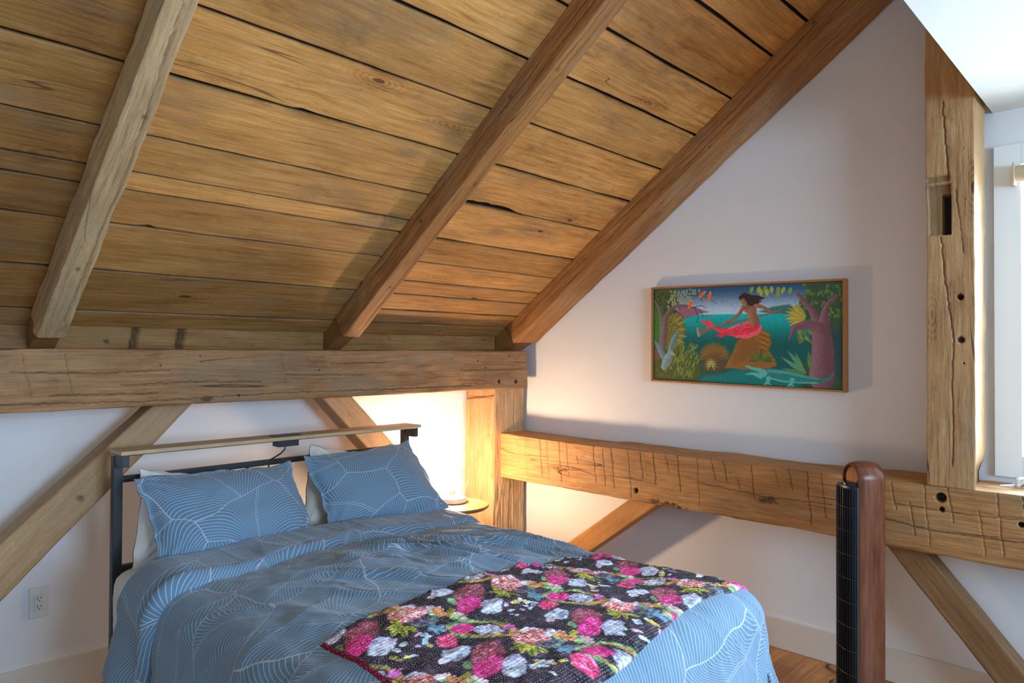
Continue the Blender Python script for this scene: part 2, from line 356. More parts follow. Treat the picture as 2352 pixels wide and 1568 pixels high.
# sheathing boards of the sloping ceiling
def board_ceiling():
    P = []; ST = []; RN = []; MK = []; SW = []; FC = []; k = 0
    ys = [3.275, 3.188, 3.092, 2.985, 2.897, 2.776, 2.635, 2.567, 2.432, 2.232, 2.03, 1.827, 1.629, 1.415, 1.253, 1.06, .86, .65, .46, .25, .03, -.2, -.42, -.55]
    rs = np.random.RandomState(5)
    nrm = Vector((0, RM, 1)).normalized(); sl = math.sqrt(1+RM*RM)
    sawset = {5: 1, 3: .25}
    rows = {}
    for bay in range(4):
        skip = {1: (2.897, 3.092, 1.415, 1.253), 2: (2.897, 3.092, 1.415), 3: (2.567,)}.get(bay, (2.897, 2.635, 2.232))
        yb = [y for y in ys if y not in skip]; rows[bay] = list(zip(yb[:-1], yb[1:]))
    jobs = [(i, bay, y1, y0) for bay in range(4) for i, (y1, y0) in enumerate(rows[bay])]
    for (i, bay, y1, y0) in jobs:
        ends = [-2.62, -.9, .735, 2.05, 3.52]
        for ja, jb in [(ends[bay], ends[bay+1])]:
            nx = max(2, int((jb-ja)/.03)); xs = np.linspace(ja+.001, jb-.001, nx); t = np.array([0, .015, .05, .2, .4, .6, .8, .95, .985, 1]); ny = len(t)
            seed = i*7+int(ja*3)
            lo = y1 - .0035 - .004*np.abs(fbm(xs*2.2, i*3.1, 0, 4, seed)); hi = y0 + .0035 + .004*np.abs(fbm(xs*2.2, i*3.1+9, 0, 4, seed+4))
            if i == 9 and ja < 1 < jb: # bite out of the board edge
                pass
            if abs(y0-2.232) < .01 and False: pass
            # knocked-out spots in the seams
            if abs(y1-1.629) < .01 and ja < 1.05 < jb+.1: lo = lo - .0
            for (sx, yy, wd_, dp) in ((1.03, 1.629, .06, .03), (2.38, 2.432, .17, .020), (.95, 2.776, .025, .01), (1.28, 2.232, .02, .006), (2.43, 2.567, .10, .006)):
                if abs(y1-yy) < .01: lo = lo - dp*np.exp(-((xs-sx)/wd_)**4)*(1+.3*fbm(xs*20, 0, 0, 2, 9))
            dz = rs.uniform(-.0012, .0012)
            rn = rs.rand()
            if jb < .8: rn = -.75+.35*rn      # darker boards in the left bay
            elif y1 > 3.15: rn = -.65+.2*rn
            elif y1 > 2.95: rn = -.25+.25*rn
            Y = lo[:, None]*(1-t) + hi[:, None]*t; X = np.repeat(xs[:, None], ny, 1)
            off = dz + .0008*fbm(X*1.5, Y*5, 0, 3, seed)
            Z = roofz(Y)
            Px = X; Py = Y + nrm.y*off; Pz = Z + nrm.z*off
            g = np.stack([Px, Py, Pz], -1)
            # back lip so that the seams have depth
            back = g.copy(); first = g[:, :1] + np.array([0, nrm.y, nrm.z])*.022; last = g[:, -1:] + np.array([0, nrm.y, nrm.z])*.022
            g = np.concatenate([first, g, last], 1); tt = np.concatenate([[0], t, [1]])
            st = np.stack([np.repeat(xs[:, None], ny+2, 1) + rn*3, (tt*(y1-y0)*sl)[None, :].repeat(nx, 0)], -1)
            mk = np.zeros((nx, ny+2)); mk[:, 0] = 1; mk[:, -1] = 1
            ed = np.minimum(tt, 1-tt)*(y1-y0)
            mk = np.maximum(mk, .4*np.exp(-(ed/.003)**2)[None, :]*(.5+.5*vn(X[:, :1]*6, i, 0, 3)))
            # nail holes and old knots
            for q in range(5):
                nx_, nt_ = rs.uniform(ja+.05, jb-.05), rs.uniform(.12, .88)
                d = np.hypot(X[:, :1]*0 + (xs[:, None]-nx_), (tt[None, :]-nt_)*(y1-y0))
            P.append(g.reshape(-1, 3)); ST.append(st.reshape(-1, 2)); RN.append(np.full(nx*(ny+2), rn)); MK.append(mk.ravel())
            s = 1.0 if abs(y1-2.776) < .01 or (bay == 3 and abs(y1-2.776) < .01) else (.25 if abs(y1-2.985) < .01 else 0.0)
            SW.append(np.full(nx*(ny+2), s))
            N = ny+2; idx = np.arange(nx*N).reshape(nx, N) + k
            FC.append(np.stack([idx[:-1, :-1], idx[:-1, 1:], idx[1:, 1:], idx[1:, :-1]], -1).reshape(-1, 4)); k += nx*N
    # two short vertical boards closing the space behind the plate
    for (ja, jb) in ((-2.62, .735), (.735, 2.05), (2.05, 3.52)):
        nx = int((jb-ja)/.01); xs = np.linspace(ja+.001, jb-.001, nx); zs = np.linspace(1.615, 1.44, 16)
        X, Z = np.meshgrid(xs, zs, indexing='ij'); Y = 3.283 + .003*fbm(X*2, Z*8, 0, 3, 5); mk = np.zeros_like(X)
        for nxp, nw in ((1.085, .018), (1.28, .022)):
            d = np.abs(X - nxp - (Z-1.56)*.12 - .004*vn(Z*60, nxp, 0, 3))
            w = sstep(nw, nw*.4, d)*sstep(1.605, 1.59, Z); Y = Y + w*.018; mk = np.maximum(mk, w*.75)
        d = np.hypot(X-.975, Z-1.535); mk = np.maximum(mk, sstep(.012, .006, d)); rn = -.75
        P.append(np.stack([X, Y, Z], -1).reshape(-1, 3)); ST.append(np.stack([X, Z], -1).reshape(-1, 2)); RN.append(np.full(X.size, rn)); MK.append(mk.ravel()); SW.append(np.zeros(X.size))
        idx = np.arange(X.size).reshape(X.shape)+k; FC.append(np.stack([idx[:-1, :-1], idx[:-1, 1:], idx[1:, 1:], idx[1:, :-1]], -1).reshape(-1, 4)); k += X.size
    P = np.concatenate(P); fc = np.concatenate(FC)
    me = bpy.data.meshes.new('ceiling'); me.vertices.add(len(P)); me.vertices.foreach_set('co', P.astype(np.float32).ravel())
    me.loops.add(fc.size); me.loops.foreach_set('vertex_index', fc.astype(np.int32).ravel())
    me.polygons.add(len(fc)); me.polygons.foreach_set('loop_start', np.arange(0, fc.size, 4, dtype=np.int32)); me.polygons.foreach_set('loop_total', np.full(len(fc), 4, np.int32))
    me.update(calc_edges=True)
    st = np.concatenate(ST); a = me.attributes.new('st', 'FLOAT_VECTOR', 'POINT'); a.data.foreach_set('vector', np.concatenate([st, np.zeros((len(st), 1))], 1).astype(np.float32).ravel())
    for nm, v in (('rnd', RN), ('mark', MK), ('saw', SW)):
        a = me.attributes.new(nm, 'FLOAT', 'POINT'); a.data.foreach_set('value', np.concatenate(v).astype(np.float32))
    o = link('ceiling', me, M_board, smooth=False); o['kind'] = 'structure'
board_ceiling()
# roof deck above the boards and the opposite slope
b = MB()
def slopebox(y0, y1, za, zc, th, x0=-2.7, x1=3.68):
    vs = [(x, y, z) for x in (x0, x1) for (y, z) in ((y0, za), (y1, zc), (y1, zc+th), (y0, za+th))]
    b.add(vs, [(0, 1, 2, 3), (7, 6, 5, 4), (0, 4, 5, 1), (1, 5, 6, 2), (2, 6, 7, 3), (3, 7, 4, 0)])
slopebox(RIDGE, 3.62, roofz(RIDGE)+.033, roofz(3.62)+.033, .1)
struct('ceiling', b, M_darkgap)
b = MB(); slopebox(-3.3, RIDGE, roofz(2*RIDGE+3.3), roofz(RIDGE)+.02, .1); struct('ceiling', b, M_ceilw)
# white dormer ceiling
b = MB(); b.box(1.95, WX, -3.2, .572, 2.509, 2.66); struct('ceiling', b, M_ceilw)

# baseboards
b = MB(); b.box(-2.6, 3.2, WY-.016, WY, FZ, .175); struct('baseboard_left', b, M_trim, .003)
b = MB(); b.box(WX-.016, WX, -3.2, 3.2, FZ, .168); struct('baseboard_right', b, M_trim, .003)

# window in the gable wall
w = empty('window_1', (WX, -.08, 1.0), None, None); w['kind'] = 'structure'
b = MB()
yo, yi, zb_, zt_ = .568, .474, 1.086, 2.275
b.box(WX-.02, WX, yi, yo, .997, 2.362); b.box(WX-.02, WX, -.71, -.62, .997, 2.362)
b.box(WX-.02, WX, -.62, yi, zt_, 2.362); b.box(WX-.02, WX, -.62, yi, .997, zb_)
b.build('casing', M_case, w, bevel=.002)
b = MB()
for (ya, yb, za, zc) in ((yi-.03, yi, zb_, zt_), (-.62, -.59, zb_, zt_), (-.59, yi-.03, zb_, zb_+.03), (-.59, yi-.03, zt_-.03, zt_), (-.09, -.05, zb_+.03, zt_-.03)):
    b.box(WX+.05, WX+.10, ya, yb, za, zc)
b.build('sash', M_case, w)
t = NT('window_glass'); tr = t.n('ShaderNodeBsdfTransparent'); gl = t.n('ShaderNodeBsdfGlossy'); gl.inputs['Roughness'].default_value = .02
fr = t.n('ShaderNodeLayerWeight'); fr.inputs[0].default_value = .5; mx = t.n('ShaderNodeMixShader')
t.put(mx.inputs[0], t.add(.035, t.mul(t.math('POWER', fr.outputs['Facing'], 3.5), .8))); t.t.links.new(tr.outputs[0], mx.inputs[1]); t.t.links.new(gl.outputs[0], mx.inputs[2]); t.t.links.new(mx.outputs[0], t.out.inputs[0])
M_glass = t.m
b = MB(); b.box(WX+.07, WX+.074, -.59, yi-.03, zb_+.03, zt_-.03); b.build('glass_pane', M_glass, w)
# roller shade rolled up at the window head
rs_ = empty('roller_shade', (WX-.03, -.07, 2.23), 'tan rolled-up fabric shade fixed at the top of the window on the right', 'window shade')
b = MB(); b.tube([(WX-.045, .49, 2.23), (WX-.045, -.64, 2.23)], .034, 20); b.build('rolled_fabric', plain('tan_fabric', (.52, .38, .24), .8, nz=.1, scale=200, bump=.2), rs_, smooth=True)
b = MB(); b.box(WX-.083, WX-.008, .487, .495, 2.185, 2.272); tm_ = plain('tan_metal', (.55, .42, .28), .5); b.build('end_bracket', tm_, rs_, bevel=.002)
b = MB(); b.box(WX-.083, WX-.008, -.65, -.642, 2.185, 2.272); b.build('end_bracket', tm_, rs_, bevel=.002)

# ------------------------------------------------------------------ timbers
def timber(name, p0, S, A, B, L, w, h, m, label, cat, rs=.012, rt=.012, rnd=.5, r=.012, wob=.006, disp=None, w1=None, h1=None, seed=1, fine=.002, group=None, finef=None, rc=.03, parent=None):
    """hewn beam. S runs along it, A and B span its section (A: width w, B: height h). p0 is the centre of its start."""
    S, A, B = (np.array(v, float)/np.linalg.norm(v) for v in (S, A, B))
    M = max(2, int(L/rs)+1); s = np.linspace(0, L, M)
    nf_ = [max(2, int((w if k in (0, 2) else h)/(rt if (finef is None or k in finef) else rc))) for k in range(4)]
    a_ = []; b_ = []; fc = []; tt = []
    for k in range(4):
        for i in range(nf_[k]):
            q = -.5+i/nf_[k]; a0, b0 = ((q, -.5), (.5, q), (-q, .5), (-.5, -q))[k]
            a_.append(a0); b_.append(b0); fc.append(k); tt.append(q)
    a_, b_, fc, tt = map(np.array, (a_, b_, fc, tt))
    W = w + ((w1 or w)-w)*s/L; H = h + ((h1 or h)-h)*s/L
    a = a_[None]*W[:, None]; bb = b_[None]*H[:, None]
    # rounded edges
    rr = r*(1+.6*vn(s*3, seed, 0, seed))[:, None]
    ia = np.clip(a, -W[:, None]/2+rr, W[:, None]/2-rr); ib = np.clip(bb, -H[:, None]/2+rr, H[:, None]/2-rr)
    da, db = a-ia, bb-ib; ln = np.hypot(da, db)+1e-9
    cor = (np.abs(da) > 1e-6) & (np.abs(db) > 1e-6)
    a = np.where(cor, ia+da/ln*rr, a); bb = np.where(cor, ib+db/ln*rr, bb)
    na_ = np.where(cor, da/ln, np.array([0, 1, 0, -1])[fc][None]); nb_ = np.where(cor, db/ln, np.array([-1, 0, 1, 0])[fc][None])
    Sg = np.repeat(s[:, None], len(fc), 1)
    push = np.zeros_like(Sg); mark = np.zeros_like(Sg)
    push += wob*fbm(Sg*1.1, a*2, bb*2+seed*7, 3, seed) + fine*fbm(Sg*9, a*22, bb*22+seed, 4, seed+9) + fine*.8*np.abs(vn(Sg*6+.3*vn(a*20, bb*20), fc[None]*3.3, 0, seed+3))
    if disp is not None:
        for k in range(4):
            sel = fc == k
            # coordinate across the face: c (metres) measured along +A on faces 0/2 and along +B on faces 1/3
            c = (a if k in (0, 2) else bb)[:, sel]
            d_, m_ = disp(k, Sg[:, sel], c)
            push[:, sel] -= d_; mark[:, sel] = np.maximum(mark[:, sel], m_)
    a = a + na_*push; bb = bb + nb_*push
    sc = Sg
    Pt = np.array(p0, float)[None, None] + sc[..., None]*S + a[..., None]*A + bb[..., None]*B
    per = np.concatenate([[0], np.cumsum(np.hypot(np.diff(a_*w), np.diff(b_*h)))])
    st = np.stack([Sg+seed*1.7, np.repeat(per[None], M, 0)], -1)
    # end caps: pull a few rings inwards for a closed end
    def cap(i, sgn):
        c = Pt[i].mean(0); rings = []; 
        for q in (.97, .6, .2): rings.append(c + (Pt[i]-c)*q + sgn*S*(.004 if q < .9 else .003))
        return rings
    R0 = cap(0, -1)[::-1]; R1 = cap(-1, 1)
    Pt = np.concatenate([np.array(R0), Pt, np.array(R1)]); 
    ex = lambda v: np.concatenate([v[:1]]*3+[v]+[v[-1:]]*3)
    st2 = ex(st).copy(); st2[0:3, :, 0] += np.array([.03, .02, .01])[:, None]
    me = grid_mesh(name, Pt, st2, {'rnd': np.full(Pt.shape[:2], rnd), 'mark': ex(mark)}, closed_v=True, caps=True)
    o = link(name, me, m, parent)
    if label: tag(o, label, cat, group)
    return o
def hole(S, C, s, c, r, depth):
    d = np.hypot(S-s, C-c); w = sstep(r*1.15, r*.8, d); return w*depth, w
def groove(S, C, pts, wd, depth, jit=.003, seed=0):
    """crack along a polyline of (s,c)"""
    D = np.full(S.shape, 9.0); pts = np.array(pts, float); wd = max(wd*1.1, .0044); jit = min(jit, .003)
    Sj = S + jit*vn(C*70, S*10, 0, seed); Cj = C + jit*vn(S*60, C*10, 0, seed+1)
    for (p, q) in zip(pts[:-1], pts[1:]):
        e = q-p; t = np.clip(((Sj-p[0])*e[0]+(Cj-p[1])*e[1])/(e@e), 0, 1)
        D = np.minimum(D, np.hypot(Sj-p[0]-t*e[0], Cj-p[1]-t*e[1]) + .6*wd*np.abs(t-.5)*0)
    w = np.clip(1-D/wd, 0, 1); return w*depth, np.clip(w*w*.95, 0, 1)
def comb(*l):
    d = 0; m = 0
    for a, b_ in l: d = np.maximum(d, a); m = np.maximum(m, b_)
    return d, m
X_, Y_, Z_ = (1, 0, 0), (0, 1, 0), (0, 0, 1)

# wall plate: long beam over the bed. face 0 is the side towards the room (A = z, B = y)
def d_plate(k, S, C):
    if k != 0: return 0*S, 0*S
    x = (S-2.6)/.978; L = []
    for (hx, hz, r) in ((3.239, -.072, .013), (3.395, -.076, .013), (1.93, .02, .005), (1.51, -.09, .006), (3.05, .06, .006), (3.12, .015, .006), (3.33, .088, .006), (2.9, -.05, .004), (1.16, .05, .004), (1.33, .09, .004), (1.335, .065, .004)):
        L.append(hole(x, C, hx, hz, r, .02 if r > .01 else .006))
    for pts, w_ in (([(.5, -.085), (1.1, -.098), (1.7, -.086), (2.3, -.09), (3.0, -.088)], .0035), ([(.62, .03), (.9, .022), (1.2, .03)], .002), ([(1.0, -.03), (1.3, -.02), (1.62, -.03)], .002),
                    ([(2.9, .005), (3.49, 0)], .0025), ([(3.38, .05), (3.5, .048)], .004), ([(2.0, .05), (2.35, .055)], .0025), ([(.75, -.06), (1.15, -.066)], .002), ([(1.75, .0), (2.2, -.01)], .0018)):
        L.append(groove(x, C, pts, w_, .006, .004, 3))
    for xx in (.66, .80, 1.72):   # axe cuts
        g_ = groove(x, C, [(xx, .10), (xx+.01, .03), (xx+.03, -.06)], .0022, .002, .003, int(xx*10)); L.append((g_[0], g_[1]*.6))
    d = np.hypot((x-1.36)/2.2, C+.098) + .004*vn(x*60, C*120); L.append((sstep(.018, .006, d)*.006, sstep(.016, .008, d)*.7))
    # worn end
    e = sstep(3.44, 3.50, x)*.008*np.abs(vn(C*18, 0, 0, 4))
    d_, m_ = comb(*L); return d_+e, m_
timber('plate_beam', (-2.6, 3.310, 1.383), X_, Z_, Y_, 6.03, .244, .38, M_plate, 'long weathered wall beam running over the headboard under the sloping ceiling', 'beam', rs=.0045, rt=.0034, finef=(0,), rnd=.35, wob=.004, disp=d_plate, seed=2, fine=.0022)

# corner post with a housing for the girt. A = x, B = y ; face 0 = -y side, face 3 = -x side
def d_post(k, S, C):
    z = S+.02
    if k == 3:
        L = [groove(z, C, [(1.20, -.12), (1.205, .0), (1.21, .12)], .004, .005, .003, 2), groove(z, C, [(.2, .02), (1.1, .05)], .0018, .003, .006, 5), groove(z, C, [(.3, -.06), (.66, -.05)], .0018, .003, .006, 6)]
        d, m = comb(*L); m = m*.45
        # housing cut
        hw = sstep(-.105, -.108, C)*sstep(.68, .683, z)*sstep(.972, .969, z)
        return np.maximum(d, hw*.075)+.011*sstep(1.195, 1.205, z+.12*C), np.maximum(m, hw*.0)
    if k == 0:
        L = [groove(z, C, [(.05, .02), (.4, .0), (.66, .01)], .003, .006, .008, 8), groove(z, C, [(.98, .04), (1.24, .045)], .003, .006, .004, 9), groove(z, C, [(.1, -.06), (.6, -.05)], .002, .004, .008, 11)]
        d, m = comb(*L)
        hw = sstep(-.063, -.066, C)*sstep(.68, .683, z)*sstep(.972, .969, z)
        rg = .006*np.abs(fbm(z*5, C*40, 0, 3, 6))
        return np.maximum(d, 0)+rg*sstep(.68, .6, z), m*.7
    return 0*S, 0*S
post = empty('corner_post', (3.345, 3.33, FZ), 'thick corner post standing beside the round bedside table', 'post')
timber('timber', (3.345, 3.335, FZ), Z_, X_, Y_, 1.245, .29, .27, M_post, None, None, rs=.005, rt=.004, finef=(0, 3), rnd=.6, wob=.002, disp=d_post, seed=3, fine=.0018, parent=post)
for (py, pz) in ((3.305, .914), (3.287, .738)):
    b = MB(); b.lathe((3.212, py, pz), [(.0135, -.02), (.0135, .004), (.012, .008), (.006, .010)], 14, (-1, 0, 0)); b.build('peg', M_peg, post, smooth=True)

# horizontal girt along the gable wall: S = -y, A = z, B = x? faces: use A=z (height), B=x (depth): face 0 = -x side
rsg = np.random.RandomState(3)
cuts = []
for yy in np.arange(3.05, -.6, -.082):
    yy2 = yy+rsg.uniform(-.024, .024); a = rsg.uniform(.0, 1)
    top = .135 if rsg.rand() < .8 else .06
    bot = rsg.uniform(-.14, .05)
    cuts.append((yy2, top, bot, rsg.uniform(.0022, .0042)))
def d_girt(k, S, C):
    y = 3.235-S
    if k != 0:
        return 0*S, 0*S
    L = []
    for i, (yy, tp, bt, wd_) in enumerate(cuts):
        sel = (np.abs(y[:, 0]-yy) < .06)
        d = np.zeros_like(S); m = np.zeros_like(S)
        if sel.any():
            dd, mm = groove(3.235-y[sel], C[sel], [(3.235-yy, tp), (3.235-yy+.008, (tp+bt)/2+.02), (3.235-yy+.022, bt)], wd_*.9, .004, .003, i)
            d[sel] = dd; m[sel] = mm*sstep(-.15, .1, C[sel]+.12+.1*vn(i, 0))
        L.append((d, m*(1.15 if yy < 2.95 else .4)*(.2+.8*((i*7) % 5)/4)*(1 if yy > 1.0 else .6)))
    yv = lambda a: 3.235-a
    L.append(groove(S, C, [(0, .05), (.09, .035), (.16, .022), (.30, .03), (.44, .034)], .0040, .008, .003, 5)); L.append(groove(S, C, [(.62, -.01), (.80, -.032), (1.02, -.02), (1.2, -.03)], .003, .004, .003, 15)); L.append(groove(S, C, [(1.45, .01), (1.8, -.012), (2.1, .0)], .003, .004, .003, 25)); L.append(groove(S, C, [(2.25, -.02), (2.5, -.045), (2.9, -.035), (3.4, -.06)], .0034, .005, .003, 35))
    L.append(groove(S, C, [(2.35, .045), (2.6, .04), (2.85, .05)], .0025, .003, .003, 6))
    for (yy, zz, r) in ((2.168, .745, .014), (.712, .92, .019), (.708, .873, .010), (.446, .857, .010)):
        L.append(hole(y, C, yy, zz-.828, r, .03))
    # rough gouges at the lower edge and worn knot
    for (yy, zz, a, b_) in ((2.05, .70, .05, .02), (1.93, .695, .09, .022), (1.42, .80, .05, .02), (2.72, .80, .09, .008)):
        d = np.hypot((y-yy)/a, (C-(zz-.828))/b_) + .35*fbm(y*40, C*60, 0, 3, 4)
        w_ = sstep(1.1, .4, d); L.append((w_*.012*(1+.5*vn(y*60, C*60)), w_*.45))
    return comb(*L)
def d_girt2(k, S, C):
    d, m = d_girt(k, S, C)
    y = 3.235-S
    if k == 1: d = d + .008*fbm(S*1.6, C*6, 0, 3, 8)
    return d, m
timber('girt_beam', (3.385, 3.235, .828), (0, -1, 0), Z_, X_, 4.2, .285, .25, M_girt, 'heavy hewn horizontal beam with axe scoring along the white gable wall below the painting', 'beam', rs=.003, rt=.0038, finef=(0,), rc=.015, rnd=.55, r=.014, wob=.007, disp=d_girt2, seed=4, fine=.003)

# upper post on the girt near the window: A = y, B = x ; face 0 = -x side, face 3 = -y side, face 1 = +y side
def d_up(k, S, C):
    z = .965+S
    if k == 0:   # C along +y: -.085 .. .085 -> y .59 .. .76
        y = C+.676
        L = [hole(z, y, 1.724, .642, .011, .03), hole(z, y, 1.553, .640, .013, .012), hole(z, y, 1.46, .63, .004, .01)]
        L.append(groove(z, y, [(2.52, .70), (2.30, .688), (2.21, .678)], .003, .008, .003, 1))
        L.append(groove(z, y, [(1.97, .707), (1.80, .695), (1.55, .665), (1.35, .672), (1.2, .665), (1.05, .67)], .0028, .007, .004, 2))
        L.append(groove(z, y, [(2.15, .655), (2.0, .64), (1.9, .63)], .002, .004, .003, 3))
        # old mortise
        w_ = sstep(1.978, 1.983, z)*sstep(2.185, 2.18, z)*sstep(.672, .676, y)
        pocket = w_*sstep(.708, .704, y)*sstep(2.142, 2.138, z)
        w2 = sstep(2.19, 2.2, z)*sstep(2.222, 2.215, z)*sstep(.675, .68, y)
        d, m = comb(*L, (w_*.02, w_*.35), (w2*.012, w2*.4), (pocket*.07, pocket))
        return d, m
    if k == 3:
        w_ = sstep(1.10, 1.0, z); return w_*.028 + .006*np.abs(fbm(z*4, 3, 0, 3, 2)) + .0*C, 0*S
    return 0*S, 0*S
timber('upper_post', (3.365, .676, .968), Z_, Y_, X_, 2.25, .172, .21, M_post, 'pegged upright post with an old mortise beside the window on the right', 'post', rs=.005, rt=.0035, finef=(0, 3), rnd=.5, r=.008, wob=.004, disp=d_up, seed=6, fine=.0018)

# rafters
def rafter(x0, x1, label, m, seed, rnd, z0=3.781, th=.125, wob=.005, dispf=None, yl=3.115):
    sl = Vector((0, -1, RM)).normalized(); nn = Vector((0, RM, 1)).normalized()
    cx = (x0+x1)/2; L = (yl-RIDGE)/abs(sl.y)
    base = Vector((cx, yl, z0-RM*yl)) + nn*(th/2)
    o = timber('roof_rafter', base, sl, X_, nn, L, x1-x0, th, m, label, 'rafter', rs=.008, rt=.004, finef=(0, 3), rnd=rnd, r=.010, wob=wob, disp=dispf, seed=seed, fine=.003)
    # heel that drops back onto the plate
    return o
def d_raf(seed, ks=((.4, .0), (1.1, .02), (1.7, -.02))):
    def f(k, S, C):
        if k not in (0, 3): return 0*S, 0*S
        L = [groove(S, C, [(.1+.1*k, .02), (.9, .03), (1.6, .0), (2.4, .015)], .0045, .005, .003, seed), groove(S, C, [(1.5, -.03), (2.6, -.02), (3.6, -.03)], .004, .004, .003, seed+1)]
        for (s, c) in ks: L.append(hole(S, C, s+.13*k, c, .009, .004))
        d, m = comb(*L); return d, m*.5
    return f
rafter(.69, .785, 'pale rough rafter at the left, nearest the camera', M_rafterpale, 11, .7, wob=.010, dispf=d_raf(21), yl=3.13)
rafter(2.005, 2.10, 'middle rafter between the two board bays', M_rafter, 12, .55, wob=.006, dispf=d_raf(31), yl=3.09)
rafter(3.285, 3.515, 'wide rafter lying against the white gable wall', M_rafter, 13, .35, wob=.004, dispf=d_raf(41, ((.5, .05), (1.3, -.05), (2.0, .03))), yl=3.115)
# dark heels of the rafters, part of them: short notched ends resting on the plate
def heel(x0, x1, parent_i):
    rf = [o for o in bpy.data.objects if o.name.startswith('roof_rafter') and o.parent is None][parent_i]
    b = MB(); prof = [(3.10, roofz(3.10, 3.80)), (3.275, 1.495), (3.275, roofz(3.275)-.002), (3.10, roofz(3.10)-.002)]
    vs = [(x, y, z) for x in (x0+.004, x1-.004) for (y, z) in prof]
    b.add(vs, [(0, 1, 2, 3), (7, 6, 5, 4), (0, 4, 5, 1), (1, 5, 6, 2), (2, 6, 7, 3), (3, 7, 4, 0)])
    me_o = b.build('rafter_heel', M_rafter, None); me_o.parent = rf
heel(.69, .785, 0); heel(2.005, 2.10, 1); heel(3.285, 3.515, 2)

# braces of the knee wall and of the gable frame
def brace(name, p0, p1, w, th, B, m, label, seed, rnd, w1=None, disp=None, wob=.003, fine=.0015, r=.008):
    p0, p1 = Vector(p0), Vector(p1); p0 = p0 - (p1-p0).normalized()*.10; S = (p1-p0); L = S.length; S.normalize(); B = Vector(B); A = S.cross(B)
    if A.z < 0: A = -A
    return timber(name, p0, S, A, B, L, w, th, m, label, 'brace', rs=.008, rt=.008, rnd=rnd, seed=seed, wob=wob, fine=fine, w1=w1, disp=disp, r=r)
def d_br(k, S, C):
    if k != 0: return 0*S, 0*S
    rip = .003*np.sin((S*95 + 14*C + 2*vn(S*9, C*9)))*sstep(.45, .55, S)*sstep(1.0, .9, S)
    d, m = comb(hole(S, C, .62, -.01, .012, .006), (0*S, 0*S)); return d+np.abs(rip), m*.6
brace('knee_brace', (1.245, 3.31, 1.262), (.04, 3.31, .10), .118, .12, Y_, M_brace, 'diagonal brace rising from lower left to the wall beam behind the headboard post', 15, .6, w1=.185, disp=d_br)
brace('knee_brace', (2.068, 3.31, 1.262), (3.2, 3.31, .11), .135, .12, Y_, M_brace, 'diagonal brace falling to the right behind the headboard shelf', 16, .45)
brace('gable_brace', (3.39, 2.13, .70), (3.39, 3.02, -.02+.06), .115, .10, X_, M_newbrace, 'smooth orange brace under the hewn beam just behind the bed', 17, .7, wob=.0005, fine=.0002, r=.003)
brace('gable_brace', (3.39, .878, .69), (3.39, .33, .045), .115, .10, X_, M_shadedbrace, 'brown brace descending to the right from the hewn beam behind the fan', 18, .25, wob=.0015, r=.004)

# outlet on the knee wall
ou = empty('wall_outlet', (.795, WY, .43), 'white double outlet low on the wall below the left brace', 'outlet')
b = MB(); b.box(.76, .832, WY-.006, WY, .37, .498); b.build('cover_plate', M_white, ou, bevel=.002)
b = MB(); b.box(.779, .813, WY-.0095, WY-.004, .40, .468); b.build('receptacle', plain('outlet_face', (.66, .66, .62), .35), ou, bevel=.001)
b = MB()
for zc in (.452, .417):
    b.box(.788, .7905, WY-.0101, WY-.009, zc-.004, zc+.006); b.box(.801, .8035, WY-.0101, WY-.009, zc-.003, zc+.005)
    b.lathe((.7958, WY-.0101, zc-.010), [(.0024, 0), (.0024, .001)], 10, (0, 1, 0))
b.build('slots', M_blackpl, ou)

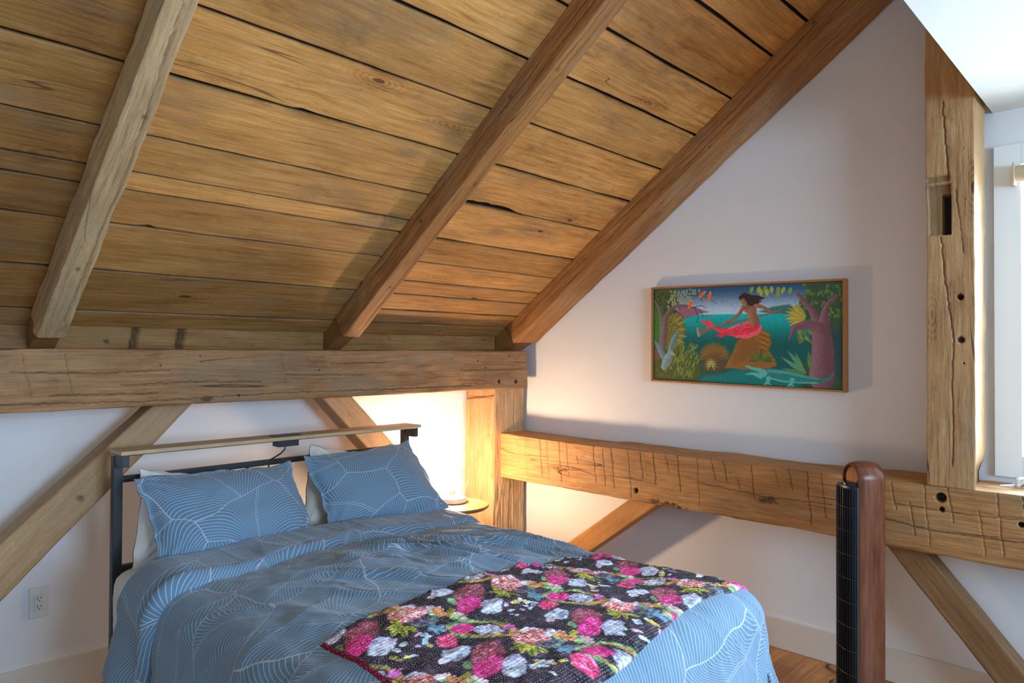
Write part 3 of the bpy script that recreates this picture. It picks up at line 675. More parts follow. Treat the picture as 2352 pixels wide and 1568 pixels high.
# ------------------------------------------------------------------ painting
def linc(c): return tuple(((v/255+.055)/1.055)**2.4 if v > 10 else v/3294 for v in c)
PW, PH = 620, 316
def painting_colors():
    xs = (np.arange(PW)+.5)/PW; ys = (np.arange(PH)+.5)/PH
    U, V = np.meshgrid(xs, ys)                       # V down
    # pictorial coordinates: 0..2.1 x 0..1
    hL, hR = 1015., 1230.
    def uv(x, y):
        t_ = (x-100)/2112.; top = 200-85*t_; bot = 1215+130*t_
        u = t_*hL/(hR-t_*(hR-hL)); return u, (y-top)/(bot-top)
    C = np.zeros((PH, PW, 3)); AR = 1.97
    def lay(mask, col):
        nonlocal C; c = np.array(col)/255. if not isinstance(col, np.ndarray) else col
        C = C*(1-mask[..., None]) + c*mask[..., None]
    def poly(pts, col, soft=.004, a=1.0):
        P = np.array([uv(*p) for p in pts]); n = len(P); ins = np.zeros(U.shape, bool); D = np.full(U.shape, 9.)
        for i in range(n):
            x1, y1 = P[i]; x2, y2 = P[(i+1) % n]
            c = ((y1 > V) != (y2 > V)) & (U < (x2-x1)*(V-y1)/((y2-y1) if y2 != y1 else 1e-9)+x1); ins ^= c
            ex, ey = (x2-x1)*AR, y2-y1; t_ = np.clip((((U-x1)*AR)*ex+(V-y1)*ey)/(ex*ex+ey*ey+1e-12), 0, 1)
            D = np.minimum(D, np.hypot((U-x1)*AR-t_*ex, V-y1-t_*ey))
        sd = np.where(ins, -D, D); m = sstep(soft, -soft, sd)*a; lay(m, col); return m
    def stroke(pts, rad, col, soft=.003, a=1.0, hi=None):
        P = np.array([uv(*p) for p in pts]); rad = np.array(rad if hasattr(rad, '__len__') else [rad]*len(P))/1100.
        best = np.full(U.shape, 9.); side = np.zeros(U.shape)
        for i in range(len(P)-1):
            x1, y1 = P[i]; x2, y2 = P[i+1]; ex, ey = (x2-x1)*AR, y2-y1
            dx, dy = (U-x1)*AR, V-y1
            t_ = np.clip((dx*ex+dy*ey)/(ex*ex+ey*ey+1e-12), 0, 1); rr = rad[i]+(rad[i+1]-rad[i])*t_
            d = np.hypot(dx-t_*ex, dy-t_*ey)-rr; s_ = (dx-t_*ex)/(rr+1e-6)
            side = np.where(d < best, s_, side); best = np.minimum(best, d)
        m = sstep(soft, -soft, best)*a
        c = np.array(col)/255.
        if hi is not None:
            k = sstep(.6, -1.0, side)[..., None]; c = c*(1-k)+np.array(hi)/255.*k
            c = c*np.ones(U.shape+(1,)); 
            nonlocal C; C = C*(1-m[..., None])+c*m[..., None]
        else: lay(m, col)
    def leaf(x, y, ang, l, w_, col, vein=None, a=1.0):
        c, s = math.cos(ang), math.sin(ang); ex, ey = x+l*c, y+l*s; mx, my = x+l*.45*c, y+l*.45*s
        stroke([(x, y), (x+l*.25*c, y+l*.25*s), (mx, my), (x+l*.75*c, y+l*.75*s), (ex, ey)], [w_*.2, w_*.8, w_, w_*.6, .5], col, a=a)
        if vein: stroke([(x, y), (ex, ey)], [1.6, .8], vein, a=.6)
    rs = np.random.RandomState(8)
    # sky and sea
    sky = np.array([40, 78, 112])/255*(1-sstep(0, .28, V))[..., None] + np.array([168, 192, 214])/255*sstep(0, .28, V)[..., None]
    C = sky*np.ones((PH, PW, 1)); 
    sea = np.array([8, 168, 168])/255*(1-sstep(.27, .62, V))[..., None] + np.array([4, 84, 82])/255*sstep(.27, .62, V)[..., None]
    m = sstep(.285, .295, V); C = C*(1-m[..., None])+sea*m[..., None]
    # far hills
    poly([(1460, 455), (1600, 400), (1740, 375), (1850, 410), (1900, 480), (1700, 485), (1550, 475)], (58, 108, 96), .012)
    poly([(420, 500), (480, 400), (620, 385), (760, 420), (900, 455), (780, 480), (620, 520), (480, 560)], (140, 92, 112), .012)
    # river at foot
    poly([(700, 1280), (850, 1190), (1100, 1160), (1350, 1060), (1600, 1150), (1800, 1250), (1900, 1340), (1400, 1330), (1000, 1300)], (0, 110, 108), .02)
    # left bank
    poly([(90, 200), (480, 190), (420, 420), (520, 520), (590, 640), (560, 780), (540, 920), (760, 960), (800, 1180), (720, 1300), (90, 1260)], (66, 84, 40), .012)
    poly([(90, 380), (240, 420), (230, 760), (90, 860)], (58, 110, 48), .03)
    poly([(300, 520), (420, 470), (540, 520), (590, 660), (560, 780), (420, 900), (300, 880)], (116, 104, 44), .02)
    for i in range(70):
        a = rs.uniform(-1.3, .6); x, y = rs.uniform(330, 500), rs.uniform(520, 860); leaf(x, y, a, rs.uniform(60, 110), 9, [(140, 130, 62), (104, 112, 50), (92, 92, 40)][i % 3])
    for (x, y, a) in ((470, 600, -.3), (480, 660, -.1), (490, 720, .15), (470, 770, .4), (440, 560, -.5)):
        leaf(x, y, a, 125, 17, (132, 140, 74))
    for i in range(130):
        x, y = rs.uniform(110, 520), rs.uniform(200, 430); leaf(x, y, rs.uniform(.8, 2.2), rs.uniform(30, 45), 11, [(58, 78, 50), (74, 96, 62), (48, 66, 44)][i % 3])
    for row in range(5):
        for q in range(11-row):
            x = 380+q*38+row*12+rs.uniform(-12, 12); y = 215+row*38-q*3+rs.uniform(-12, 12)
            leaf(x-20*row, y, .9+.7*rs.rand(), rs.uniform(34, 50), 13, (118+8*row, 146, 112), None)
    # left tree
    stroke([(262, 820), (262, 640), (240, 520), (205, 420), (140, 330)], [52, 42, 24, 20, 12], (92, 80, 82), hi=(122, 112, 112))
    stroke([(262, 820), (290, 620), (300, 520), (370, 430), (470, 385), (600, 385), (700, 405)], [52, 44, 30, 24, 20, 14, 8], (92, 80, 82), hi=(118, 106, 106))
    for br in ([(700, 400), (780, 430), (830, 500), (800, 530)], [(690, 405), (800, 380), (860, 410)], [(720, 420), (760, 500), (745, 580)], [(430, 440), (520, 480), (580, 530)], [(640, 265), (760, 265), (880, 290), (990, 360)], [(800, 270), (795, 310), (820, 335)]):
        stroke(br, [5, 4, 3, 2][:len(br)], (70, 54, 60))
    poly([(85, 870), (160, 850), (235, 880), (230, 990), (90, 1010)], (112, 78, 72), .01)
    for i in range(120):
        x, y = rs.uniform(380, 740), rs.uniform(870, 1240); leaf(x, y, rs.uniform(-1.9, -.6), rs.uniform(50, 95), 9, [(104, 124, 52), (80, 98, 42), (120, 132, 66)][i % 3])
    for i in range(80):
        x, y = rs.uniform(110, 420), rs.uniform(1080, 1240); leaf(x, y, rs.uniform(-1.9, -.9), rs.uniform(25, 50), 5, [(96, 96, 50), (78, 82, 38)][i % 2])
    for i in range(46):
        a = -PI*i/45; leaf(960, 1000, a, 190+25*rs.rand(), 12, [(128, 92, 46), (104, 74, 38), (116, 110, 62)][i % 3])
    poly([(800, 1000), (960, 930), (1120, 980), (1130, 1120), (980, 1160), (800, 1150)], (98, 68, 38), .04, .8)
    for i in range(11):
        leaf(925, 1060, -PI/2+(i-5)*.5, 85, 9, (150, 148, 78))
    # rock
    poly([(1090, 1100), (1180, 920), (1230, 790), (1320, 740), (1480, 650), (1560, 700), (1590, 820), (1560, 900), (1620, 1000), (1640, 1080), (1500, 1130), (1300, 1120)], (138, 92, 42), .012)
    for i in range(9): leaf(1490-6*i, 690+26*i, .45, 110, 17, [(152, 104, 44), (118, 78, 38)][i % 2])
    poly([(1240, 800), (1400, 760), (1500, 900), (1340, 1000), (1180, 1060)], (116, 78, 40), .05, .7)
    for i in range(26):
        a = -PI*.5+(rs.rand()-.5)*3.6; leaf(1480, 1010, a, 120, 15, [(88, 104, 48), (70, 86, 40)][i % 2])
    # right bank
    poly([(1900, 100), (2240, 100), (2240, 1360), (1960, 1345), (1850, 1250), (1780, 1150), (1850, 1100), (1950, 900), (1950, 640), (1830, 420), (1900, 330)], (52, 78, 58), .012)
    poly([(2120, 700), (2240, 600), (2240, 1250), (2150, 1200)], (34, 70, 80), .03)
    for i in range(70):
        x, y = rs.uniform(1850, 2200), rs.uniform(120, 560); leaf(x, y, rs.uniform(.9, 2.4), 52, 14, [(76, 110, 54), (60, 90, 52), (92, 122, 58)][i % 3])
    for i, (x, y) in enumerate(((1400, 165), (1470, 165), (1530, 160), (1590, 165), (1650, 170), (1710, 175), (1770, 180), (1550, 200), (1650, 215), (1480, 195))):
        leaf(x, y, 1.9-.1*i % .5, 88, 21, (162, 168, 66) if i % 2 else (128, 150, 62), (96, 116, 50))
    for i in range(9): leaf(1900, 510, PI-.9+.24*i, 190, 20, (190, 164, 64) if i % 2 else (150, 150, 66))
    for i in range(22):
        x, y = rs.uniform(1830, 1930), rs.uniform(650, 800); leaf(x, y, rs.uniform(.9, 2.2), 60, 15, [(120, 136, 62), (92, 116, 56)][i % 2])
    T, TH = (104, 70, 80), (140, 98, 108)
    stroke([(2030, 1210), (2040, 900), (2030, 700), (2000, 580), (1950, 440), (1830, 260)], [125, 108, 92, 46, 34, 20], T, hi=TH)
    stroke([(2050, 600), (2055, 470), (2090, 360), (2150, 280)], [60, 34, 24, 14], T, hi=TH)
    stroke([(2010, 640), (1900, 600), (1800, 640), (1750, 790)], [60, 42, 34, 4], T, hi=TH)
    for (x, y, a, l) in ((1900, 1150, -2.15, 300), (1900, 1160, -2.45, 290), (1880, 1170, -1.85, 260), (1900, 1180, -2.8, 230), (1900, 1190, -2.95, 190), (1940, 1130, -1.65, 230)):
        leaf(x, y, a, l, 24, (88, 140, 104) if l > 240 else (76, 128, 74), (60, 100, 78))
    # rust-coloured birds
    for (x, y, a) in ((655, 370, -1.1), (810, 258, -.75), (905, 280, -1.35)):
        c, s = math.cos(a), math.sin(a)
        stroke([(x-58*c, y-58*s), (x-18*c, y-18*s), (x+16*c, y+16*s), (x+52*c, y+52*s)], [5, 17, 20, 8], (232, 110, 28)); stroke([(x-20*c, y-20*s), (x+20*c, y+20*s)], [6, 8], (204, 76, 30))
        stroke([(x+50*c, y+50*s), (x+58*c, y+58*s)], [11, 6], (240, 140, 50))
    # grey-blue diving bird at the left
    stroke([(120, 775), (200, 850), (270, 960)], [6, 34, 40], (84, 118, 126), hi=(110, 142, 146))
    stroke([(500, 645), (420, 780), (350, 960)], [8, 36, 30], (76, 116, 126), hi=(112, 148, 152))
    stroke([(380, 930), (320, 1010), (285, 1075)], [44, 56, 44], (100, 130, 136), hi=(134, 158, 158))
    stroke([(390, 925), (440, 945)], [14, 3], (150, 160, 140)); stroke([(350, 1050), (400, 1110)], [3, 3], (170, 170, 120)); stroke([(310, 1110), (310, 1140)], [3, 2], (180, 150, 80))
    # horn
    stroke([(1700, 430), (1560, 480), (1340, 545), (1080, 600), (930, 632)], [4, 8, 12, 17, 22], (92, 92, 84), hi=(132, 132, 120)); poly([(740, 640), (850, 628), (940, 608), (1010, 596), (1010, 628), (940, 658), (870, 690), (770, 742), (748, 700)], (104, 103, 95), .006); poly([(740, 632), (760, 636), (786, 735), (765, 745), (745, 700)], (150, 146, 130), .005); poly([(860, 628), (1000, 600), (1000, 612), (870, 650)], (136, 134, 122), .01, .7)
    # mermaid: tail, fin, body, arms, head, hair
    rd, rh = (206, 44, 68), (240, 96, 108)
    stroke([(940, 620), (880, 590), (790, 550)], [18, 26, 5], (214, 62, 72)); stroke([(925, 600), (905, 560), (905, 512)], [22, 14, 3], (220, 70, 80))
    stroke([(960, 640), (1080, 680), (1200, 690), (1320, 660), (1410, 600)], [12, 34, 48, 72, 66], rd, hi=rh)
    stroke([(980, 720), (1050, 725), (1110, 700)], [4, 26, 20], rd); stroke([(1220, 740), (1340, 740), (1450, 690), (1490, 620)], [14, 24, 26, 8], (224, 84, 96)); stroke([(1150, 650), (1255, 600)], [14, 5], rh)
    for i in range(60):
        tt = rs.rand(); x = 1130+330*tt; y = 690-80*tt+rs.uniform(-40, 40); stroke([(x-9, y), (x+7, y+6)], [2.5, 2.5], (158, 24, 52), a=.6)
    sk, skh = (128, 86, 66), (164, 116, 88)
    stroke([(1410, 560), (1400, 500), (1380, 420)], [62, 48, 62], sk, hi=skh)
    stroke([(1300, 405), (1260, 470), (1190, 540), (1095, 580)], [26, 20, 14, 12], sk, hi=skh)
    stroke([(1440, 385), (1520, 410), (1575, 450), (1600, 475)], [24, 16, 12, 16], sk, hi=skh)
    stroke([(1330, 440), (1345, 462)], [22, 16], (150, 102, 78)); stroke([(1395, 425), (1400, 445)], [22, 18], (140, 96, 72))
    stroke([(1340, 380), (1345, 410)], [22, 26], sk)
    stroke([(1300, 310), (1305, 345)], [36, 30], (146, 100, 76), hi=(168, 120, 92))
    stroke([(1305, 365), (1312, 366)], [5, 4], (120, 52, 48)); stroke([(1288, 322), (1298, 321)], [3, 3], (40, 24, 22)); stroke([(1312, 320), (1324, 319)], [3, 3], (40, 24, 22))
    hr = (52, 38, 36)
    stroke([(1270, 290), (1310, 265), (1350, 290), (1380, 350)], [22, 30, 40, 40], hr); stroke([(1370, 310), (1440, 300), (1520, 300)], [44, 34, 4], hr); stroke([(1370, 350), (1450, 345), (1490, 335)], [26, 18, 3], hr); stroke([(1275, 290), (1262, 320)], [16, 6], hr)
    # crocodile
    cg, ch = (34, 120, 118), (84, 168, 158)
    stroke([(1480, 1180), (1580, 1160), (1700, 1185), (1850, 1220), (2000, 1250), (2090, 1225), (2130, 1150)], [42, 52, 56, 40, 24, 14, 3], cg, hi=None)
    stroke([(1330, 1080), (1400, 1110), (1470, 1125), (1510, 1160)], [10, 16, 24, 40], ch); stroke([(1325, 1175), (1400, 1165), (1480, 1195)], [6, 14, 30], ch)
    stroke([(1560, 1135), (1700, 1150), (1850, 1190), (2000, 1225)], [16, 16, 12, 8], ch, a=.7)
    stroke([(1560, 1215), (1700, 1255), (1850, 1270), (2000, 1270)], [7, 8, 7, 5], (120, 190, 170), a=.8)
    for (x, y) in ((1560, 1240), (1780, 1260)):
        stroke([(x, y-20), (x-10, y+25), (x-45, y+55)], [26, 18, 10], ch); stroke([(x-10, y+30), (x+20, y+60)], [12, 7], ch)
    for i in range(16): x = 1580+28*i; y = 1120+5.5*i; stroke([(x, y), (x+6, y+50-2*i)], [2, 2], (22, 84, 88), a=.6)
    # canvas grain and softly darkened paint
    C = C*(1+.07*fbm(U*190, V*100, 0, 3, 7)[..., None])*1.10 + .015
    C = np.clip(C, 0, 1); return np.where(C <= .04045, C/12.92, ((C+.055)/1.055)**2.4)
pc = painting_colors()
pt = empty('painting', (WX, 1.70, 1.60), 'framed tropical painting of a red-tailed mermaid with a crocodile on the gable wall', 'painting')
py0, py1, pz0, pz1 = 2.205, 1.155, 1.335, 1.872   # left/right edge y, bottom/top z
fx = WX-.035
Yg = np.linspace(py0, py1, PW)[None].repeat(PH, 0); Zg = np.linspace(pz1-.012, pz0+.012, PH)[:, None].repeat(PW, 1)
Zg = Zg + (py0-Yg)*-.018
me = grid_mesh('canvas', np.stack([np.full_like(Yg, fx+.006), Yg, Zg], -1)[:, ::1], None, None, col=pc)
t = NT('oil_paint'); n_ = t.noise(t.n('ShaderNodeTexCoord').outputs['Object'], 500, 2, .5)
M_paint = t.done(t.attr('paint', 'Color'), .5, t.bump(n_, .25, .001), spec=.35)
link('canvas', me, M_paint, pt, smooth=False)
def pz(y, z): return z + (py0-y)*-.018
b = MB()
def fbar(ya, yb, za, zc, e=0.0):
    vs = [(x, y, pz(y, z)) for x in (fx-.004-e, WX-.001-e) for (y, z) in ((ya, za), (yb, za), (yb, zc), (ya, zc))]
    b.add(vs, [(0, 1, 2, 3), (7, 6, 5, 4), (0, 4, 5, 1), (1, 5, 6, 2), (2, 6, 7, 3), (3, 7, 4, 0)])
fbar(py1-.006, py0+.006, pz1-.010, pz1); fbar(py1-.006, py0+.006, pz0, pz0+.010); fbar(py0-.003, py0+.005, pz0-.0005, pz1+.0005, .0008); fbar(py1-.0065, py1+.006, pz0-.0005, pz1+.0005, .0008)
b.build('frame', M_frame, pt)

# ------------------------------------------------------------------ bed frame
BY = 3.12
bed = empty('bed', (1.7, 2.1, FZ), 'black metal bed frame with a pale wooden shelf along its headboard', 'bed')
for xa in (.953, 2.405):
    b = MB(); b.box(xa, xa+.036, BY-.018, BY+.018, FZ, 1.07); b.build('headboard_post', M_black, bed, bevel=.003)
    b = MB(); x_ = xa+.004
    b.box(x_, x_+.028, BY-.10, BY-.018, 1.035, 1.083); b.build('shelf_bracket', M_black, bed, bevel=.002)
b = MB(); b.box(.989, 2.405, BY-.013, BY+.013, .962, .987); b.build('top_rail', M_black, bed, bevel=.003)
b = MB(); b.box(.989, 2.405, BY-.015, BY+.015, .598, .628); b.build('lower_rail', M_black, bed, bevel=.003)
for i in range(7):
    b = MB(); x_ = .989+(i+1)*1.416/8; b.box(x_-.007, x_+.007, BY-.007, BY+.007, .628, .96); b.build('spindle', M_black, bed, bevel=.002)
b = MB(); b.box(.989, 2.405, BY-.03, BY-.012, 1.070, 1.084); b.build('shelf_rail', M_black, bed, bevel=.002)
b = MB(); b.box(.950, 2.447, BY-.115, BY+.02, 1.084, 1.100); b.build('shelf', M_shelf, bed, bevel=.002)
for xa, xb in ((.965, .99), (2.41, 2.435)):
    b = MB(); b.box(xa, xb, 1.11, BY-.018, .24, .285); b.build('side_rail', M_black, bed, bevel=.002)
b = MB()
for i in range(9): b.box(.98, 2.42, 1.2+i*.2, 1.24+i*.2, .262, .284)
b.build('slats', M_black, bed)
for xa in (.975, 2.395):
    b = MB(); b.box(xa, xa+.036, 1.11, 1.146, FZ, .285); b.build('leg', M_black, bed, bevel=.003)
M_sock = plain('grey_socket', (.16, .17, .17), .4)
pw = MB(); pw.box(1.612, 1.742, BY-.085, BY-.02, 1.0995, 1.104); po = pw.build('power_strip', M_blackpl, bed, bevel=.0015)
for i in range(3):
    b = MB(); x_ = 1.632+i*.04
    b.box(x_-.010, x_+.015, BY-.068, BY-.032, 1.1030, 1.1036)
    b.box(x_-.004, x_-.001, BY-.06, BY-.05, 1.1035, 1.1046); b.box(x_+.006, x_+.009, BY-.06, BY-.05, 1.1035, 1.1046); b.box(x_, x_+.005, BY-.045, BY-.038, 1.1035, 1.1046); b.build('socket', M_sock, po)

b = MB(); b.box(1.622, 1.728, BY-.092, BY-.035, 1.052, 1.085); b.build('power_box', M_blackpl, bed, bevel=.003)
b = MB(); pts = [(1.675, BY-.06, 1.055), (1.672, BY-.06, 1.035), (1.655, BY-.055, 1.018), (1.640, BY-.03, 1.000), (1.637, BY+.02, .98), (1.637, BY+.03, .93), (1.65, BY+.035, .80), (1.66, BY+.04, .55), (1.7, BY+.05, .2), (1.75, BY+.06, .035)]
pp = []
for i in range(len(pts)-1):
    for k in range(4): pp.append(Vector(pts[i]).lerp(Vector(pts[i+1]), k/4))
b.tube(pp, .0035, 8); b.build('power_cord', M_blackpl, bed, smooth=True)

# ------------------------------------------------------------------ soft things
def cloth(name, c, rough=.85, wr=.3, sc=18):
    t = NT(name); tc = t.n('ShaderNodeTexCoord').outputs['Object']
    n = t.noise(tc, sc, 5, .6, .4); w_ = t.noise(tc, 900, 1, .5)
    return t.done(c, rough, t.bump(t.add(n, t.mul(w_, .05)), wr, .012), spec=.2, Sheen_Weight=.15)
M_sheet = cloth('white_cotton', (.80, .80, .78), wr=.35)
M_linen = cloth('cream_cotton', (.72, .70, .62), wr=.45, sc=26)

def leafmat(name, off=(0, 0), rot=0.0, sc=1.0, rough=.8):
    t = NT(name); x, y, z = t.sep(t.attr('st', 'Vector'))
    ca, sa = math.cos(rot), math.sin(rot)
    X = t.add(t.add(t.mul(x, ca*sc), t.mul(y, -sa*sc)), off[0]); Y = t.add(t.add(t.mul(x, sa*sc), t.mul(y, ca*sc)), off[1])
    wv = t.n('ShaderNodeTexNoise'); t.put(wv.inputs['Vector'], t.xyz(X, Y, 0)); wv.inputs['Scale'].default_value = 3.2; wv.inputs['Detail'].default_value = 1.0
    wx, wy, wz = t.sep(wv.outputs['Color'])
    X = t.add(X, t.mul(t.sub(wx, .5), .16)); Y = t.add(Y, t.mul(t.sub(wy, .5), .16))
    # stretched cells = single leaves
    p = t.xyz(t.mul(X, .62), Y, 0)
    v1 = t.vor(p, 4.3, 'F1', .95, '2D'); v2 = t.vor(p, 4.3, 'DISTANCE_TO_EDGE', .95, '2D')
    px, py, pz_ = t.sep(v1['Position']); cr, cg_, cb = t.sep(v1['Color'])
    lx = t.mul(t.sub(t.mul(X, .62), px), 1/.62); ly = t.sub(Y, py)
    ang = t.add(t.mul(cr, 2.6), -.5)
    c, s = t.math('COSINE', ang), t.math('SINE', ang)
    u = t.add(t.mul(lx, c), t.mul(ly, s)); v = t.sub(t.mul(ly, c), t.mul(lx, s))
    v = t.add(v, t.mul(t.mul(u, u), t.mul(t.sub(cg_, .5), 2.2)))
    av = t.absv(v)
    q = t.add(u, t.sub(t.mul(av, 1.25), t.mul(t.mul(av, av), 3.0)))
    fr = t.math('FRACT', t.add(t.mul(q, 78), cb)); d = t.absv(t.sub(fr, .5))
    vein = t.sub(1, t.step(d, .045, .115))
    mid = t.sub(1, t.step(t.absv(t.sub(av, .0035)), .0006, .0016)); inside = t.sub(1, t.step(av, .0035, .0042))
    edge = t.sub(1, t.step(v2['Distance'], .004, .0085))
    line = t.math('MAXIMUM', t.mul(vein, t.sub(1, inside)), t.math('MAXIMUM', mid, edge))
    wv2 = t.noise(t.xyz(t.mul(x, 500), t.mul(y, 500), 0), 1, 2)
    base = t.mix(t.mul(line, .78), (.122, .235, .350), (.58, .60, .66))
    k = t.add(.9, t.mul(wv2, .2)); base = t.mix(1.0, base, t.xyz(k, k, k), 'MULTIPLY')
    n = t.noise(t.xyz(x, y, 0), 14, 5, .62, .5)
    return t.done(base, rough, t.bump(n, .35, .010), spec=.25, Sheen_Weight=.25)
M_duvet = leafmat('leaf_print_duvet', (.3, .1), .35)
M_sham1 = leafmat('leaf_print_sham', (4.1, 2.35), .2)
M_sham2 = leafmat('leaf_print_sham_b', (7.3, 5.15), .3)

# mattress with fitted sheet
def rbox(name, x0, x1, y0, y1, z0, z1, r, m, parent=None, label=None, cat=None, n=60, wob=.004):
    # superellipse-like rounded block from a subdivided cube projected to rounded box
    import bmesh
    bm = bmesh.new(); bmesh.ops.create_cube(bm, size=2); bmesh.ops.subdivide_edges(bm, edges=bm.edges[:], cuts=n, use_grid_fill=True)
    cx, cy, cz = (x0+x1)/2, (y0+y1)/2, (z0+z1)/2; hx, hy, hz = (x1-x0)/2, (y1-y0)/2, (z1-z0)/2
    V = np.array([v.co[:] for v in bm.verts])*np.array([hx, hy, hz])
    I = np.clip(V, [-hx+r, -hy+r, -hz+r], [hx-r, hy-r, hz-r]); D = V-I; l = np.linalg.norm(D, axis=1, keepdims=True)+1e-9
    nz = wob*fbm(V[:, 0]*4, V[:, 1]*4, V[:, 2]*9, 4, 3)
    V = I + D/l*(r+nz[:, None]) + [cx, cy, cz]
    for v, c in zip(bm.verts, V): v.co = c
    me = bpy.data.meshes.new(name); bm.to_mesh(me); bm.free()
    o = link(name, me, m, parent)
    if label: tag(o, label, cat)
    return o
rbox('mattress', .932, 2.395, 1.12, 3.095, .27, .632, .08, M_sheet, label='thick mattress under a white fitted sheet on the black bed frame', cat='mattress', wob=.006)

# drape surface over the bed
DX0, DX1, DY0, DY1, DTOP, DR = .925, 2.405, 1.065, 3.4, .655, .085
def drape(p, q, off=0.0, flare=.16, fold=1.0):
    ex = np.where(p < DX0+DR, p-(DX0+DR), np.where(p > DX1-DR, p-(DX1-DR), 0)); ey = np.where(q < DY0+DR, q-(DY0+DR), 0)
    L = np.hypot(ex, ey)+1e-9; dx, dy = ex/L, ey/L
    th = np.minimum(L/DR, PI/2); over = np.maximum(0, L-DR*PI/2)
    ang = np.arctan2(dy, dx)
    per = np.where(np.abs(ey) < 1e-6, q, np.where(np.abs(ex) < 1e-6, p, p+q+ang*.35))
    fo = sstep(.05, .35, over)*(.020*np.sin(per*17+1.3*np.sin(per*5))+.012*np.sin(per*31+2))*fold
    cor = np.minimum(np.abs(dx), np.abs(dy))
    fo = fo + sstep(.05, .4, over)*cor*.11*np.cos((ang+3*PI/4)*7+.8)*fold
    h = (DR+off)*np.sin(th) + over*flare + fo
    drop = (DR+off)*(1-np.cos(th)) + over*.985
    nx = dx*np.sin(th); ny = dy*np.sin(th); nz = np.cos(th)
    bx = np.clip(p, DX0+DR, DX1-DR); by = np.maximum(q, DY0+DR)
    X = bx + dx*h; Y = by + dy*h; Z = DTOP + off - drop
    return X, Y, Z, nx, ny, nz
def wrinkle(p, q):
    # long creases fanning out over the middle of the bed, calmer at the sides
    a = .55; c, s = math.cos(a), math.sin(a)
    u = (p-1.7)*s - (q-2.1)*c; v = (p-1.7)*c + (q-2.1)*s
    v2 = v + .05*fbm(u*2.2, v*3, 0, 3, 31) + .18*u*v
    rid = 1-np.abs(vn(u*2.0, v2*15, 0, 41)); rid = rid**3
    rid2 = 1-np.abs(vn(u*4.0, v2*21, 0, 43)); rid2 = rid2**2
    msk = np.exp(-(((p-1.78)/.50)**2+((q-2.03)/.32)**2))
    msk2 = np.exp(-(((p-2.15)/.30)**2+((q-2.2)/.30)**2))
    soft = .008*fbm(p*3.2, q*3.2, 0, 3, 51) + .0035*fbm(p*11, q*7, 0, 3, 52)
    th = p*.9+q*.5
    r3 = (1-np.abs(vn(p*7+q*3, q*3.0-p*1.5, 0, 61)))**4
    side = .012*(1-np.abs(vn(p*2.0+1, q*7, 0, 71)))**2
    soft = soft + .022*np.exp(-((p-1.62)/.52)**2) + .045*np.exp(-((p-1.48)/.60)**2)*sstep(2.6, 2.25, q)*sstep(.95, 1.15, p)*sstep(1.2, 1.7, q) + .012*sstep(1.7, 1.2, q)
    return soft + msk*(.037*rid+.015*rid2) + msk2*.017*r3 + .006*rid*.5 + side*.5
def duvet_front(p): return 2.50+.02*np.sin(p*4)+.012*vn(p*3, 0, 0, 5)
def duvet():
    ps = np.concatenate([np.linspace(DX0-.255, DX0-.03, 40), np.linspace(DX0-.025, DX1+.025, 340), np.linspace(DX1+.03, DX1+.36, 44)])
    # rows: from the far end of the turned-back band to the foot hem
    qb = 2.765
    k1 = np.linspace(0, 1, 12); k2 = np.linspace(0, 1, 34)[1:]; k3 = np.linspace(0, 1, 14)[1:]; k4 = np.linspace(0, 1, 420)[1:]
    rows = []
    bk = qb + .015*vn(ps*4, 0, 0, 7) ; fr = duvet_front(ps); hem = DY0-.50 + .02*np.sin(ps*9)
    T = .052 - .028*sstep(1.8, 2.3, ps) + .008*vn(ps*5, 3, 0, 8)
    Q = []; O = []; ST = []
    arc = 0
    for k in k1: a = PI*.5*k; Q.append(bk - .03*(1-math.cos(a))*1.0); O.append(.004+(T)*math.sin(a)); ST.append(bk*0 + arc + k*.06)
    for k in k2: q = bk-.03 + (fr+.022-(bk-.03))*k; Q.append(q); O.append(.004+T*(1+.10*np.sin(k*PI)) + .006*vn(ps*6, k*2, 0, 9)); ST.append(.06+(bk-q))
    for k in k3: # rolled front lip tucking under itself
        a = PI*.5+PI*.62*k; Q.append(fr + .022*math.sin(a)**1 if False else fr+.022-.030*math.sin(PI*.62*k)); O.append(.004+T*(.5+.5*math.cos(PI*.62*k*1.35))); ST.append(.06+(bk-fr)+.06*k)
    q0 = Q[-1]; o0 = O[-1]
    for k in k4:
        q = q0 + (hem-q0)*k; Q.append(q); O.append(o0*np.maximum(0, 1-k*14)+0.002*0); ST.append(.12+(bk-q)+.06)
    Q = np.array(Q); O = np.array(O); ST = np.array(ST); Pp = np.repeat(ps[None], len(Q), 0)
    # hanging corner on the left of the band
    nb = len(k1)+len(k2)+len(k3)
    w_ = wrinkle(Pp, Q)
    fade = np.ones_like(Q); fade[:nb] = .45
    w_ = w_*fade + np.where(np.arange(len(Q))[:, None] < nb, .004*(1-np.abs(vn(Pp*26, Q*3, 0, 77)))**2, 0)
    X, Y, Z, nx, ny, nz = drape(Pp, Q, 0)
    off = O + w_
    left = sstep(DX0-.05, DX0-.30, Pp)
    G = np.stack([X+nx*off, Y+ny*off*1.0, Z+nz*off], -1)
    # folds along the left hanging side near the head
    G[..., 0] += left*.02*np.sin(Q*13)
    # body
    return grid_mesh('duvet', G, np.stack([Pp, ST], -1)), nb
me, nb_ = duvet()
o = link('duvet', me, M_duvet); tag(o, 'blue duvet printed with white leaf lines spread over the bed', 'duvet')
md = o.modifiers.new('s', 'SOLIDIFY'); md.thickness = .012; md.offset = -1

